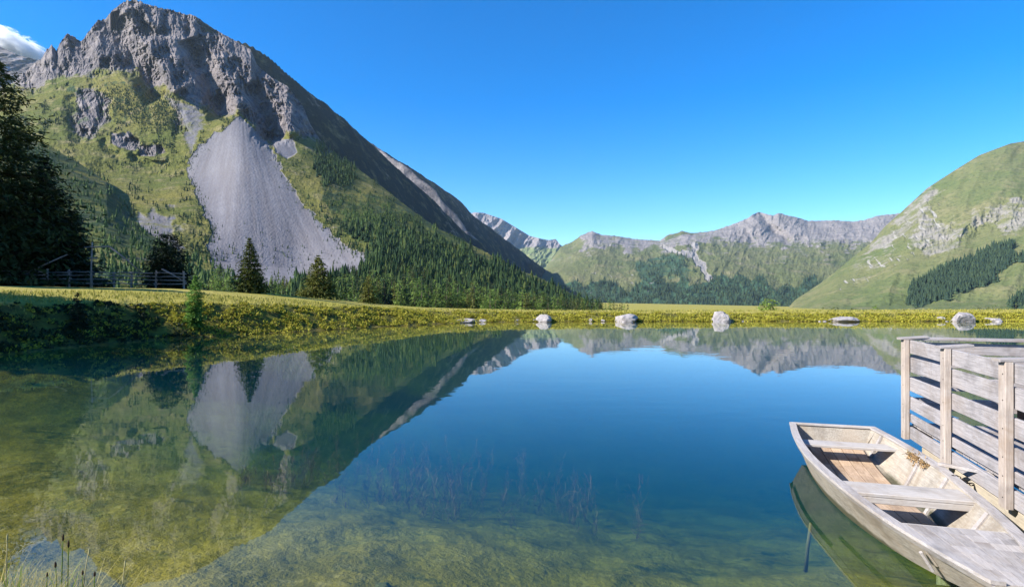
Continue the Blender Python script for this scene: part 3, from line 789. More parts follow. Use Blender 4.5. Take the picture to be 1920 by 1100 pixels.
# the dark old trees at the left edge
GL = 'old dark conifers at the left edge'
lone('stone_pine', 'tallest dark conifer at the left edge, rising far above the meadow fence', 'tree', -12, 108, 42, 6.2, 64, 34, 30, .21, 11, 'old', M['oldpine'], group=GL, limbs=26, base=.05, droop=.5)
lone('stone_pine', 'dark conifer half as tall, just right of the tallest one', 'tree', 82, 292, 44, 3.3, 44, 28, 22, .19, 12, 'old', M['dark'], group=GL, limbs=18, base=.04, droop=.5)
lone('stone_pine', 'shortest of the dark conifers at the left edge, beside the tall wooden pole', 'tree', 135, 392, 45, 2.3, 34, 24, 18, .18, 13, 'old', M['dark'], group=GL, limbs=14, base=.03, droop=.45)
for k, (xx, yy, hh, RR) in enumerate([(-36, 31, 10, 3.6), (-45, 43, 18, 7.0), (-30, 16.5, 14, 4.4), (-34, 20, 13, 3.8), (-41, 29, 15, 3.2), (-47, 34.5, 18, 4.5)]):
    make_tree('stone_pine', ['dark conifer outside the left edge, shading the lake bank', 'dark conifer outside the left edge, shading the meadow fence', 'dark conifer outside the left edge, nearest to the water', 'dark conifer outside the left edge, second from the water', 'dark conifer outside the left edge, on the open meadow', 'broad dark conifer outside the left edge, behind the one on the open meadow'][k], 'tree', xx, yy, gz(xx, yy), hh, RR, 44, 30, 24, .26, 14 + k, 'old', M['dark'], group=GL, limbs=8)
lone('stone_pine', 'round dark pine with two tips, standing alone behind the meadow fence', 'tree', 315, 438, 43.5, 1.5, 38, 28, 24, .12, 21, 'pine', M['dark'], base=.02)
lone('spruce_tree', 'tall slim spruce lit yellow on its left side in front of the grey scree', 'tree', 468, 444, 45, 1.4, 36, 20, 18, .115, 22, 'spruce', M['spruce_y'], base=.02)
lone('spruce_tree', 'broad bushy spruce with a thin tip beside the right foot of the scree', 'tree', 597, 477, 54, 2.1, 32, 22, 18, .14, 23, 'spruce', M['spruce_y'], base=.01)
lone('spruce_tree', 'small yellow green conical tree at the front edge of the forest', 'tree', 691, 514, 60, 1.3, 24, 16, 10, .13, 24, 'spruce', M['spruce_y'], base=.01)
lone('young_larch', 'slim bright green young larch growing on the lake bank', 'tree', 366, 512, 27.9, .44, 34, 16, 9, .075, 25, 'column', M['sap'], base=.05, tr=.012, limbs=12)
lone('young_spruce', 'small dark young spruce in the shade on top of the lake bank', 'tree', 146, 543, 23.7, .5, 14, 14, 9, .09, 26, 'spruce', M['dark'], base=.02)
lone('broadleaf_tree', 'small green broadleaf tree behind the middle of the dam', 'tree', 1441, 558, 70, 1.15, 12, 14, 9, .2, 27, 'pine', M['larch'], base=.1)
lone('broadleaf_tree', 'tiny green bush peeping over the dam below the grassy slope', 'tree', 1645, 570, 72, .62, 8, 9, 6, .16, 28, 'pine', M['larch'], base=.05)
GB = 'low bushes on the rim of the dam'
BL = ['low bush on the dam rim, leftmost of the three left of the tiny green bush', 'low bush in the middle of the three left of the tiny green bush', 'low bush nearest to the tiny green bush on the dam rim', 'small bush on the dam rim left of the dark belt of trees', 'low bush on the dam rim right above the big round boulder', 'bush on the dam rim near the right edge of the picture', 'rightmost bush of the dam rim, half outside the picture']
for k, (bx, by, BY, br) in enumerate([(1545, 573, 75, .9), (1562, 572, 76, .8), (1600, 574, 74, .9), (1832, 571, 78, 1.0), (1868, 570, 78, 1.2), (1905, 566, 80, 1.4), (1935, 564, 80, 1.6)]):
    lone('bush', BL[k], 'bush', bx, by, BY, br, 7, 9, 6, .18, 40 + k, 'pine', M['shrub'], group=GB, limbs=3)

# forest behind the meadow: individual trees copied from a few models
def single_tree(h, R, tiers, nb, nq, qs, seed, shape, fol):
    V, Fq = conifer_crown(h, R, tiers, nb, nq, qs, seed, shape, .05, .35)
    tb = trunk_mesh(h, h * .015, seed, 0)
    tv = np.array([tuple(v) for v in tb.v]); b = len(V)
    fs = [tuple(map(int, f)) for f in Fq] + [tuple(b + i for i in f) for f in tb.f]
    me = bpy.data.meshes.new('tree_model'); me.from_pydata([tuple(map(float, v)) for v in np.concatenate([V, tv])], [], fs)
    me.materials.append(fol); me.materials.append(M['bark'])
    me.polygons.foreach_set('material_index', [0] * len(Fq) + [1] * len(tb.f)); me.update()
    return me
SPM = [single_tree(15, R, 22, 9, 5, .62, 300 + i, 'spruce', M['spruce']) for i, R in enumerate((2.5, 2.9, 2.2, 3.1))]
LAM = [single_tree(13, R, 18, 9, 5, .55, 320 + i, s, M['larch']) for i, (R, s) in enumerate(((2.3, 'spruce'), (2.7, 'spruce'), (2.2, 'pine')))]
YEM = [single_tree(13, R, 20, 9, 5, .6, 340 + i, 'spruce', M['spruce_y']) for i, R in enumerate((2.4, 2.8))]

def surf_z(S, px, Y):
    nu = S['X'].shape[1]
    j = int(np.argmin(np.abs(S['X'][0] / S['Y'][0] * F + 960 - px)))
    return float(np.interp(Y, S['Y'][:S['nf'], j], S['Z'][:S['nf'], j]))
def base_z(px, Y):
    x = (px - 960) / F * Y
    g = gz(x, Y)
    if px < 1125: g = max(g, surf_z(M1, px, Y))
    if px < 430: g = max(g, surf_z(HILL, px, Y) if Y < 600 else g)
    return x, g
rng = random.Random(5)
KINDS = {'s': ('spruce_tree', SPM, 'spruce', 'dark green spruce', 'spruces of the forest at the mountain foot'),
         'l': ('larch_tree', LAM, 'larch', 'light green larch', 'larches of the forest at the mountain foot'),
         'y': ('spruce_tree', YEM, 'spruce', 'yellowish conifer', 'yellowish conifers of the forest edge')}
spots = []
for i in range(150):            # front rows
    p = 395 + 785 * ((i + rng.random()) / 150)
    spots.append((p, rng.uniform(285, 350), rng.choice('slllyls') if p > 640 else rng.choice('lllsy')))
for i in range(130):            # rows behind
    p = rng.uniform(620, 1100); spots.append((p, rng.uniform(350, 520), rng.choice('ssssly')))
for i in range(22):
    spots.append((rng.uniform(165, 300), rng.uniform(110, 240), rng.choice('lllsl')))
for i in range(16):
    spots.append((rng.uniform(352, 455), rng.uniform(120, 200), rng.choice('lslls')))
for i in range(14):
    spots.append((rng.uniform(490, 690), rng.uniform(170, 290), rng.choice('llls')))
SKYT = curve([(150, 455, 1), (200, 452, 1), (240, 450, 1), (300, 470, 1), (350, 478, 1), (380, 478, 1), (420, 488, 1), (460, 498, 1), (500, 512, 1), (540, 515, 1), (560, 522, 1), (620, 520, 1), (650, 498, 1), (690, 482, 1), (740, 484, 1), (800, 495, 1), (850, 508, 1), (900, 520, 1), (1000, 537, 1), (1050, 547, 1), (1100, 552, 1), (1130, 555, 1), (1160, 560, 1), (1180, 567, 1), (1200, 572, 1)])
ZONES = [(325, ', behind the meadow fence left of the round dark pine'), (455, ' between the round dark pine and the slim spruce'), (600, ' between the slim spruce and the broad bushy spruce'),
         (700, ', near the right foot of the scree'), (850, ', just right of the scree foot'), (1000, ', below the dark shaded ridge'), (1400, ' at the right end of the forest')]
spots.sort(key=lambda s: -s[1])
for p, Yt, k in spots:
    nm, ms, cat, lab, grp = KINDS[k]
    x, g = base_z(p, Yt)
    top = float(SKYT(np.array([p]))[0][0])
    hmax = H + (550 - top - 2) / F * Yt - g
    h = min(rng.uniform(13, 20) * (1 if Yt > 280 else .62), max(hmax * rng.uniform(.8, 1.04), 4))
    me = rng.choice(ms)
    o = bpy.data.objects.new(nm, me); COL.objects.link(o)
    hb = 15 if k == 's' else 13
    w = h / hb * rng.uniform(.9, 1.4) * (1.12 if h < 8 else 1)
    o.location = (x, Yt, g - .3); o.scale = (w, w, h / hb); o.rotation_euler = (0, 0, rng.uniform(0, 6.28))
    zone = next(z_ for lim, z_ in ZONES if p < lim)
    size = 'tall' if h > 12 else 'low' if h < 7.5 else 'middle sized'
    row = '' if p < 620 else (' in the front rows' if Yt < 350 else ' in the back rows')
    tag(o, size + ' ' + lab + row + zone, cat, grp)

# distant woods: one mass per mountainside
def wood(name, label, S, mask, n, h0, h1, seed, mat, pw=1.0, tiers=4, ymax=None):
    r = np.random.RandomState(seed)
    nf = S['nf']; m = np.array(mask[:nf]); qx = S['qx'][:nf]; qy = S['qy'][:nf]
    # area each vertex covers in the view
    gy = np.abs(np.gradient(qy, axis=0)); gx_ = np.abs(np.gradient(qx, axis=1))
    wgt = np.clip(m, 0, 1) ** pw * gy * gx_ * (qx > -60) * (qx < 2000) * (qy < 600)
    if ymax is not None: wgt = wgt * (S['Y'][:nf] > ymax)
    wgt = wgt.ravel(); wgt /= wgt.sum()
    idx = r.choice(len(wgt), n, p=wgt)
    P = np.stack([S['X'][:nf].ravel()[idx], S['Y'][:nf].ravel()[idx], S['Z'][:nf].ravel()[idx]], 1)
    P[:, :2] += r.normal(0, 1, (n, 2)) * h0 * .25
    hh = h0 + (h1 - h0) * r.beta(1.6, 2.4, n) * 1.25; rr = hh * r.uniform(.15, .30, n); tint = np.clip(r.beta(1.5, 2.2, n) + .35 * fbm(P[:, 0] / 60, P[:, 1] / 60, seed, 3), 0, 1)
    V = []; k = 6
    for i in range(tiers):
        f0 = i / tiers
        zb = .06 + .86 * f0; zt = min(zb + .46, 1.0)
        rb = (1 - f0) ** .9
        an = r.rand(n, 1) * 6.28 + np.arange(k)[None] / k * 6.283
        rad = rr[:, None] * rb * r.uniform(.6, 1.25, (n, k))
        bx = P[:, 0:1] + np.cos(an) * rad; by = P[:, 1:2] + np.sin(an) * rad
        bz = P[:, 2:3] + hh[:, None] * (zb + r.uniform(-.05, .03, (n, k))) - .5
        ring = np.stack([bx, by, bz], -1)
        apex = np.stack([P[:, 0], P[:, 1], P[:, 2] + hh * zt - .5], -1)[:, None]
        V.append(np.concatenate([ring, apex], 1))
    V = np.stack(V, 1).reshape(-1, 3)
    c = np.arange(n * tiers)[:, None, None] * (k + 1)
    a = np.arange(k)[None, :, None]
    Ft = np.concatenate([c + a, c + (a + 1) % k, np.broadcast_to(c + k, c.shape[:1] + (k, 1))], 2).reshape(-1, 3)
    tv = np.repeat(tint, tiers * (k + 1)); o = mesh_np(name, V, Ft, mat, attrs={'tint': np.stack([tv, tv, tv, tv * 0 + 1], -1)})
    return tag(o, label, 'forest', None, 'stuff')
def mat_wood_mass(name, cols):
    t = NT(name); at = t.new('ShaderNodeAttribute', attribute_name='tint'); sp = t.new('ShaderNodeSeparateColor'); t.l.new(at.outputs['Color'], sp.inputs[0])
    geo = t.new('ShaderNodeNewGeometry')
    n_ = len(cols); c = t.ramp(sp.outputs[0], [((i + .5) / n_, x) for i, x in enumerate(cols)])
    c = t.mix(t.math('MULTIPLY', geo.outputs['Random Per Island'], .35), c, tuple(x * 1.8 for x in cols[0]))
    return t.surf(t.bsdf(c, .85, None, .1))
M['massA'] = mat_wood_mass('conifer_mass', [(.010, .024, .010), (.018, .036, .012), (.030, .055, .016), (.055, .080, .020), (.075, .09, .022)])
M['massB'] = mat_wood_mass('larch_mass', [(.028, .052, .016), (.05, .085, .022), (.075, .11, .028), (.10, .12, .03)])
M['massC'] = mat_wood_mass('far_conifer_mass', [(.018, .034, .022), (.030, .050, .026), (.045, .068, .032)])
q1, q2 = M1['qx'], M1['qy']
mk = np.maximum(blob(q1, q2, [(596, 262), (625, 280), (668, 318), (662, 345), (610, 352), (584, 318)], 4, 6, 31), .75 * blob(q1, q2, [(620, 375), (690, 365), (760, 400), (830, 450), (1000, 530), (1130, 575), (1130, 600), (560, 600), (540, 505), (700, 478), (650, 425)], 6, 12, 32) * sstep(340, 470, q2) ** .5)
mk = np.clip(mk, 0, 1) * (M1['sc'] < .3)
mk0 = mk; mk = mk * np.maximum(sstep(395, 465, q2), (q2 < 352) * (q1 < 672) * .9 * blob(q1, q2, [(596, 262), (625, 280), (668, 318), (662, 345), (610, 352), (584, 318)], 4, 6, 31))
wood('forest', 'dark conifer forest climbing the lower right flank of the main mountain', M1, mk, 2500, 7, 16, 501, M['massA'], 1.3)
wood('forest', 'lighter green trees mixed into the upper part of the mountain forest', M1, mk0 * sstep(-.1, .2, fbm(q1 / 20, q2 / 20, 520, 4)) * sstep(520, 470, q2), 3600, 2.5, 6.5, 507, M['massB'], 1.0)
mk = (.35 + .65 * sstep(-.1, .2, fbm(q1 / 16, q2 / 16, 511, 4))) * np.clip(blob(q1, q2, [(-60, 540), (-60, 480), (250, 450), (330, 475), (430, 495), (560, 512), (700, 490), (700, 600), (-60, 600)], 6, 10, 35), 0, 1) * (M1['sc'] < .4)
wood('forest', 'light green larch wood along the foot of the scree and the grassy slope', M1, mk, 900, 6, 12, 502, M['massB'], 1.2)
mk = (M1['rock'] < .3) * (M1['sc'] < .25) * (sstep(.02, .25, fbm(q1 / 24, q2 / 20, 512, 4)) + .9 * blob(q1, q2, [(190, 150), (260, 150), (330, 190), (345, 250), (300, 250), (200, 200)], 15, 14, 515)) * sstep(150, 180, q2) * sstep(500, 470, q2) * (.25 + sstep(330, 200, q2) * .6 + .6 * sstep(590, 640, q1))
wood('shrub_cover', 'dark dwarf shrubs scattered over the steep grass of the main mountain', M1, mk, 7000, 2.5, 7.0, 503, M['massA'], 1.0, 2)['category'] = 'shrubs'
eg = np.exp(-(poly_sd(q1, q2, screep) / 9.0) ** 2) * sstep(250, 300, q2) + .10 * (M1['sc'] > .4) * sstep(400, 480, q2)
wood('shrub_cover', 'small shrubs and stunted trees along the ragged edge of the scree', M1, eg, 1500, 1.5, 5.0, 508, M['massA'], 1.0, 2)['category'] = 'shrubs'
wood('forest', 'mixed wood on the near spur behind the old dark conifers', HILL, sstep(-.25, .15, fbm(HILL['qx'] / 22, HILL['qy'] / 22, 513, 4)) * (HILL['qx'] < 420) + .1, 1500, 4, 9, 504, M['massB'])
wood('forest', 'bluish conifer forest at the foot of the far green range', RANGE, RANGE['ff'] * (.25 + sstep(-.3, .2, fbm(RANGE['qx'] / 20, RANGE['qy'] / 10, 530, 4))), 3200, 20, 34, 505, M['massC'], 1.6, 3)
wood('forest', 'dark slanting belt of conifers on the grassy mountain at the right', RIGHT, np.clip(RIGHT['ff'], 0, 1), 2600, 17, 27, 506, M['massC'], 2.0, 3)

# ------------------------------------------------------------------ rocks on the far shore
M['rock'] = mat_rock('boulder_stone', (.22, .20, .20), (.36, .33, .32), (.48, .45, .43))
def rock_mesh(name, loc, sx, sy, sz, seed, label, group=None, cuts=7, sub=4, mat=None):
    import bmesh
    bm = bmesh.new(); bmesh.ops.create_icosphere(bm, subdivisions=sub, radius=1)
    V = np.array([v.co[:] for v in bm.verts]); r = np.random.RandomState(seed)
    for k in range(cuts):
        nrm = r.normal(0, 1, 3); nrm /= np.linalg.norm(nrm); d = r.uniform(.5, .85)
        dot = V @ nrm; ex = np.maximum(dot - d, 0)
        V = V - nrm * ex[:, None] * .92
    n = fbm(V[:, 0] * 1.6 + seed, V[:, 1] * 1.6 + V[:, 2] * 1.3, seed, 4) * .22 + fbm(V[:, 0] * 5 + V[:, 2] * 4, V[:, 1] * 5 + seed, seed + 3, 3) * .06
    V = V * (1 + n[:, None]) * np.array([sx, sy, sz])
    for v, c in zip(bm.verts, V): v.co = c
    me = bpy.data.meshes.new(name); bm.to_mesh(me); bm.free(); me.materials.append(mat or M['rock'])
    for p in me.polygons: p.use_smooth = False
    o = bpy.data.objects.new(name, me); o.location = loc; COL.objects.link(o)
    return tag(o, label, 'rock', group)
RG_ = 'pale boulders along the far shore'
RK = [(868, 602, 41.6, 64, 11, 'long flat pale slab at the left end of the row of shore rocks'),
      (905, 602, 41.8, 18, 10, 'small pale rock touching the right end of the long flat slab'),
      (1019, 600, 42.2, 32, 24, 'rounded pale boulder with a dark hollow, right of the long flat slab'),
      (1056, 590, 44.2, 17, 7, 'small flat pale stone lying high in the grass of the bank'),
      (1108, 601, 42.6, 9, 9, 'tiny upright light stone between two boulders at the waterline'),
      (1131, 601, 42.6, 8, 6, 'tiny low stone at the waterline left of the widest domed boulder'),
      (1172, 600, 42.6, 54, 27, 'wide low domed boulder near the middle of the far shore'),
      (1350, 600, 42.6, 40, 36, 'tall pale boulder with a slanting left side and steep right side'),
      (1582, 601, 42.8, 54, 17, 'low pale boulder with a dark right end, left of the jetty'),
      (1764, 597, 43.2, 13, 8, 'small light stone left of the big round boulder behind the jetty'),
      (1803, 600, 42.8, 50, 31, 'big round boulder on the far shore above the end of the jetty'),
      (1861, 601, 42.8, 28, 17, 'small pale rock right of the big round boulder')]
for i, (rx, ry, RY, wpx, hpx, lab) in enumerate(RK):
    m = RY / F; zb = H - (ry - 550) * m
    rock_mesh('boulder', ((rx - 960) * m, RY, zb + .02 * hpx * m), wpx * m * .50, wpx * m * .4 + .12, hpx * m * .44, 700 + i, lab, RG_)

rs = random.Random(12)
for i in range(20):
    px_ = rs.choice((900, 1000, 1060, 1150, 1200, 1330, 1390, 1560, 1620, 1780, 1840)) + rs.uniform(-30, 30); Yp = rs.uniform(41.4, 42.2) if px_ < 950 else rs.uniform(42.2, 42.9)
    xx_ = (px_ - 960) / F * Yp; s_ = rs.uniform(.07, .17)
    rock_mesh('stone', (xx_, Yp, max(gz(xx_, Yp), 0.0) + .01), s_ * 1.4, s_, s_ * .7, 730 + i, 'fist to head sized grey stone lying along the far waterline among the boulders', 'small stones on the far shore', 5, 2)
# ------------------------------------------------------------------ ground cover of the banks
M['cover'] = mat_foliage('bank_shrub_leaves', (.19, .185, .020), (.33, .28, .038), .0, .3, (.22, .11, .04))
M['grass'] = mat_foliage('grass_blades', (.16, .18, .03), (.30, .27, .06), .0, .3, (.42, .34, .16))
r = np.random.RandomState(77)
def scatter(n, x0, x1, y0, y1, s0, s1, pw=1.0):
    x = r.uniform(x0, x1, n); y = r.uniform(y0, y1, n)
    ok = (np.abs(x) < y * .95 + 3)
    x, y = x[ok], y[ok]
    z, sd = ground_z(x[None], y[None]); z = z[0]; sd = -sd[0]
    ok = (sd > s0) & (sd < s1)
    return x[ok], y[ok], z[ok], sd[ok]
x, y, z, s = scatter(110000, -24, 44, 17, 50, .02, 2.7)
dens = fbm(x / 1.0, y / 1.0, 601, 3)
keep = r.rand(len(x)) < np.clip(.5 + 1.7 * dens, .0, 1); x, y, z, s = x[keep], y[keep], z[keep], s[keep]
n = len(x); q = 13
rad_ = r.uniform(.10, .24, n) * (1 + .5 * fbm(x / 2, y / 2, 603, 2)) * (1.1 - .75 * sstep(1.3, 2.7, s))
th = r.rand(n, q) * 6.283; ph = np.arccos(r.uniform(0, 1, (n, q)))
dirs = np.stack([np.cos(th) * np.sin(ph), np.sin(th) * np.sin(ph), np.cos(ph)], -1)
C = np.stack([x, y, z], -1)[:, None] + dirs * rad_[:, None, None] * np.array([1, 1, .8])
C = C.reshape(-1, 3); D = norm(dirs.reshape(-1, 3) + r.normal(0, .5, (n * q, 3))); N = norm(np.cross(D, r.normal(0, 1, (n * q, 3))))
sz = r.uniform(.028, .068, n * q)
V, Fq = leaf_quads(C, D, N, sz, sz * .6, .6)
tuft = np.repeat(np.arange(n), q); dk = (x < -12.6 + 1.5 * fbm(x / 2, y / 2, 605, 3)) & (y < 27.5) & (r.rand(n) < .8)  # tufts on the left bank get near-black leaves to imitate its shade
dq = dk[tuft]; tag(mesh_np('shade_tinted_shrub_cover', V, Fq[dq], M['dark']), 'low shrubs on the left part of the bank coloured dark to deepen its shade', 'ground cover', None, 'stuff'); Fq = Fq[~dq]
tag(mesh_np('shrub_cover', V, Fq, M['cover']), 'yellow green dwarf shrubs and tufts covering the lake bank', 'ground cover', None, 'stuff')
# short meadow grass along the rim of the bank
x, y, z, s = scatter(60000, -26, 48, 19, 52, 1.8, 8)
n = len(x); a = r.rand(n) * 6.283; hh = r.uniform(.03, .10, n)
D = norm(np.stack([np.cos(a) * .3, np.sin(a) * .3, np.ones(n)], -1)); N = norm(np.cross(D, np.stack([np.cos(a + 1), np.sin(a + 1), 0 * a], -1)))
V, Fq = leaf_quads(np.stack([x, y, z + hh * .8], -1), -D, N, hh, np.full(n, .035), .2)
tag(mesh_np('grass', V, Fq, M['grass']), 'short yellow meadow grass along the top of the bank', 'grass', None, 'stuff')

# ------------------------------------------------------------------ plants at the near left corner
def blades(n, cx_, cy_, sx, sy, h0, h1, w, lean, seed, seg=5):
    r = np.random.RandomState(seed); V = []; Fb = []
    for i in range(n):
        bx = cx_ + r.normal(0, sx); by = cy_ + r.normal(0, sy); bz = gz(bx, by) - .03
        h = r.uniform(h0, h1); a = r.rand() * 6.283; le = r.uniform(.2, 1) * lean * h; ww = w * r.uniform(.6, 1.2)
        fa = r.rand() * 3.14; b = len(V)
        for k in range(seg + 1):
            t_ = k / seg; ox = math.cos(a) * le * t_ ** 2; oy = math.sin(a) * le * t_ ** 2
            hw = ww * (1 - t_ ** 1.6) * .5 + .0006
            c_ = (bx + ox, by + oy, bz + h * t_ * (1 - .15 * t_ * lean))
            V.append((c_[0] - math.cos(fa) * hw, c_[1] - math.sin(fa) * hw, c_[2])); V.append((c_[0] + math.cos(fa) * hw, c_[1] + math.sin(fa) * hw, c_[2]))
        for k in range(seg): Fb.append((b + 2*k, b + 2*k + 1, b + 2*k + 3, b + 2*k + 2))
    return np.array(V), Fb
M['reedg'] = mat_foliage('reed_blade', (.09, .15, .03), (.16, .22, .04), .2, .3)
M['drygrass'] = mat_foliage('dry_grass', (.26, .24, .08), (.38, .33, .14), .2, .3, (.5, .42, .25))
M['seed'] = mat_bark('reed_head', (.03, .018, .01), (.09, .055, .03))
M['straw'] = mat_bark('grass_seed_head', (.30, .27, .12), (.45, .38, .2))
V, Fb = blades(950, -3.0, 3.40, .26, .08, .25, .72, .006, .5, 801)
tag(mesh_np('shore_grass', V, Fb, M['drygrass']), 'dry and green grass tufts at the near left corner of the shore', 'grass', None, 'stuff')
V, Fb = blades(26, -3.16, 3.52, .05, .04, .45, .72, .016, .25, 802)
tag(mesh_np('grass_clump', V, Fb, M['reedg']), 'clump of long yellow green grass blades at the very left of the near shore', 'plant')
def reed(px, ytop, Y, label, head, seed, tilt=.02, hl=.05, hr=.007, leaves=3):
    x = (px - 960) / F * Y; rr_ = random.Random(seed); g = -0.06
    zt = H + (550 - ytop) / F * Y
    e = empty('reed' if head == 'dark' else 'grass_stalk', (x, Y, g)); tag(e, label, 'plant', 'seed bearing stalks in the near left corner')
    h = zt - g
    mb = MB(); mb.tube([(tilt * h * (k / 5) ** 2, 0, h * k / 5) for k in range(6)], [.0045, .004, .0036, .0032, .0028, .002], 6); mb.build('stalk', M['reedg'] if head == 'dark' else M['straw'], e, True)
    hb = MB(); hb.tube([(tilt * h * .92, 0, h - hl), (tilt * h * .95, 0, h - hl * .75), (tilt * h * .98, 0, h - hl * .3), (tilt * h, 0, h)], [.002, hr, hr * .9, .002], 8); hb.build('seed_head', M['seed'] if head == 'dark' else M['straw'], e, True)
    if leaves:
        Vl = []; Fl = []
        for i in range(leaves):
            a = rr_.uniform(0, 6.28); L = h * rr_.uniform(.5, .85); z0 = 0.0; b = len(Vl)
            for k in range(6):
                t_ = k / 5; hw = .006 * (1 - t_ ** 2) + .0005
                cx_ = math.cos(a) * L * .28 * t_ ** 2; cy2 = math.sin(a) * L * .28 * t_ ** 2; cz = z0 + L * t_ * (1 - .12 * t_)
                Vl.append((cx_ - math.sin(a) * hw, cy2 + math.cos(a) * hw, cz)); Vl.append((cx_ + math.sin(a) * hw, cy2 - math.cos(a) * hw, cz))
            for k in range(5): Fl.append((b + 2*k, b + 2*k + 1, b + 2*k + 3, b + 2*k + 2))
        mesh_np('leaf', np.array(Vl), Fl, M['reedg'], None, False, e)
reed(115, 1000, 3.75, 'tallest green reed with a dark brown head in the near left corner', 'dark', 1)
reed(127, 1012, 3.7, 'dark headed reed standing just right of the tallest one', 'dark', 2, .01)
reed(108, 1052, 3.6, 'short reed in front of the two tall dark headed reeds', 'dark', 3, -.03, .04)
reed(152, 1026, 3.65, 'pale grass stalk bending right beside the dark headed reeds', 'pale', 4, .10, .05, .004, 0)
reed(155, 1068, 3.55, 'green reed with a small dark head right of the tall pair', 'dark', 5, .0, .03, .006, 1)
reed(175, 1070, 3.55, 'dark brown seed head low at the lower edge of the picture', 'dark', 6, .02, .035, .007, 1)
reed(226, 1050, 3.6, 'lone pale grass stalk furthest right in the near left corner', 'pale', 7, .06, .05, .004, 0)
reed(86, 1072, 3.55, 'thin reed with a dark tip left of the tall dark headed pair', 'dark', 8, .02, .03, .005, 1)
reed(10, 1000, 3.6, 'long yellow green blade of a stalk at the very left edge', 'pale', 9, .02, .05, .005, 3)

# ------------------------------------------------------------------ water weeds and a sunken stake
M['weed'] = mat_foliage('pondweed', (.10, .06, .045), (.15, .09, .065), .1, .2)
r = np.random.RandomState(91); mbV = []; mbF = []
Cs = []; Ds = []; Ns = []; Ls = []; Ws = []
for i in range(300):
    bx = r.uniform(-4.6, 2.6); by = r.uniform(8.8, 13.5)
    if fbm(np.array([bx / 1.3]), np.array([by / 1.3]), 611, 2)[0] < -.08: continue
    zb = gz(bx, by); top = max(min(-.65 - .8 * r.rand(), zb + r.uniform(.5, 1.3)), zb + .15); hh_ = top - zb
    a = r.rand() * 6.28; m = int(34 * hh_) + 4; tt = np.sort(r.rand(m))
    P = np.stack([bx + math.cos(a) * .18 * tt ** 2, by + math.sin(a) * .18 * tt ** 2, zb + tt * hh_], 1) + r.normal(0, .025, (m, 3))
    dd = norm(r.normal(0, .5, (m, 3)) + [[0, 0, 1.0]]); Cs.append(P); Ds.append(dd); Ns.append(norm(np.cross(dd, r.normal(0, 1, (m, 3))))); Ls.append(r.uniform(.05, .12, m)); Ws.append(r.uniform(.003, .007, m))
V, Fq = leaf_quads(np.concatenate(Cs), np.concatenate(Ds), np.concatenate(Ns), np.concatenate(Ls), np.concatenate(Ws))
tag(mesh_np('pondweed', V, Fq, M['weed']), 'reddish water weeds standing below the surface in the middle of the lake', 'water plants', None, 'stuff')
M['wetwood'] = mat_bark('wet_wood', (.05, .06, .02), (.12, .12, .05))
mb = MB(); mb.tube([(.05, .2, -.8), (.02, .1, -.5), (.0, .0, -.22)], [.02, .018, .014], 9)
o = mb.build('stake', M['wetwood'], None, True); o.location = (3.02, 5.75, 0)
tag(o, 'dark sunken stake under the water left of the boat', 'stake')
for k, (sx_, sy_, sr, lab) in enumerate([(-2.5, 4.7, .09, 'dark stone on the lake bed right of the reeds'), (-1.2, 5.3, .07, 'small stone on the lake bed at the bottom centre left'), (.6, 5.6, .08, 'small stone on the lake bed near the bottom centre'), (1.9, 5.1, .06, 'small stone on the lake bed left of the boat')]):
    rock_mesh('stone', (sx_, sy_, gz(sx_, sy_) + .02), sr * 1.3, sr, sr * .6, 760 + k, lab, 'stones on the lake bed', 5, 3, M['wetwood'])

# ------------------------------------------------------------------ jetty with its railing
DA = math.atan2(1, .32) - math.pi / 2           # jetty axis direction, local +Y points away from the camera
JX, JY = 4.97, 7.1
jet = empty('jetty', (JX, JY, 0), DA)           # origin under the far left post; +X across to the right, -Y back to the shore
tag(jet, 'grey weathered wooden jetty with board railings at the right edge', 'jetty')
WX = mat_wood('weathered_plank_across', 0.0, (.38, .345, .33), (.20, .18, .175), (.39, .33, .28), .35)
WY = mat_wood('weathered_plank_along', (0, 0, math.pi / 2), (.37, .345, .345), (.19, .175, .175), (.37, .31, .27), .3)
WZ = mat_wood('weathered_post', (0, math.pi / 2, 0), (.44, .38, .33), (.27, .22, .19), (.45, .36, .28), .35)
WB = mat_wood('pale_beam', (0, 0, math.pi / 2), (.46, .41, .33), (.30, .26, .21), (.48, .40, .28), .5)
rj = random.Random(3)
LEN = 7.2; WID = 2.15
# deck planks run across
mb = MB(); yv = .02
while yv > -LEN:
    w_ = rj.uniform(.135, .155)
    mb.beam((.03, yv - w_ / 2, .475 + rj.uniform(-.003, .003)), (WID, yv - w_ / 2 + rj.uniform(-.006, .006), .475 + rj.uniform(-.003, .003)), w_, .04, ch=.005)
    yv -= w_ + rj.uniform(.006, .014)
mb.build('deck', WX, jet)
# fascia boards (upper and lower) and beams
def one(fn, name, mat): m_ = MB(); fn(m_); return m_.build(name, mat, jet)
one(lambda m_: m_.beam((.0, .03, .375), (.0, -LEN, .375), .035, .15, jit=.002, rnd=rj, seg=10), 'side_beam', WY)
one(lambda m_: m_.beam((-.02, .05, .375), (WID, .05, .375), .035, .15), 'end_beam', WX)
one(lambda m_: m_.beam((.07, -.32, .19), (.07, -LEN, .19), .10, .19, ch=.02, jit=.004, rnd=rj, seg=8), 'lower_beam', WB)
one(lambda m_: m_.beam((WID - .08, -.3, .2), (WID - .08, -LEN, .2), .10, .19, ch=.02), 'lower_beam', WB)
for yy in (-.42, -2.6, -4.8):
    for xx in (.22, WID - .22):
        one(lambda m_: m_.tube([(xx, yy, -4.2), (xx, yy, .27)], .085, 12), 'pile', WZ)
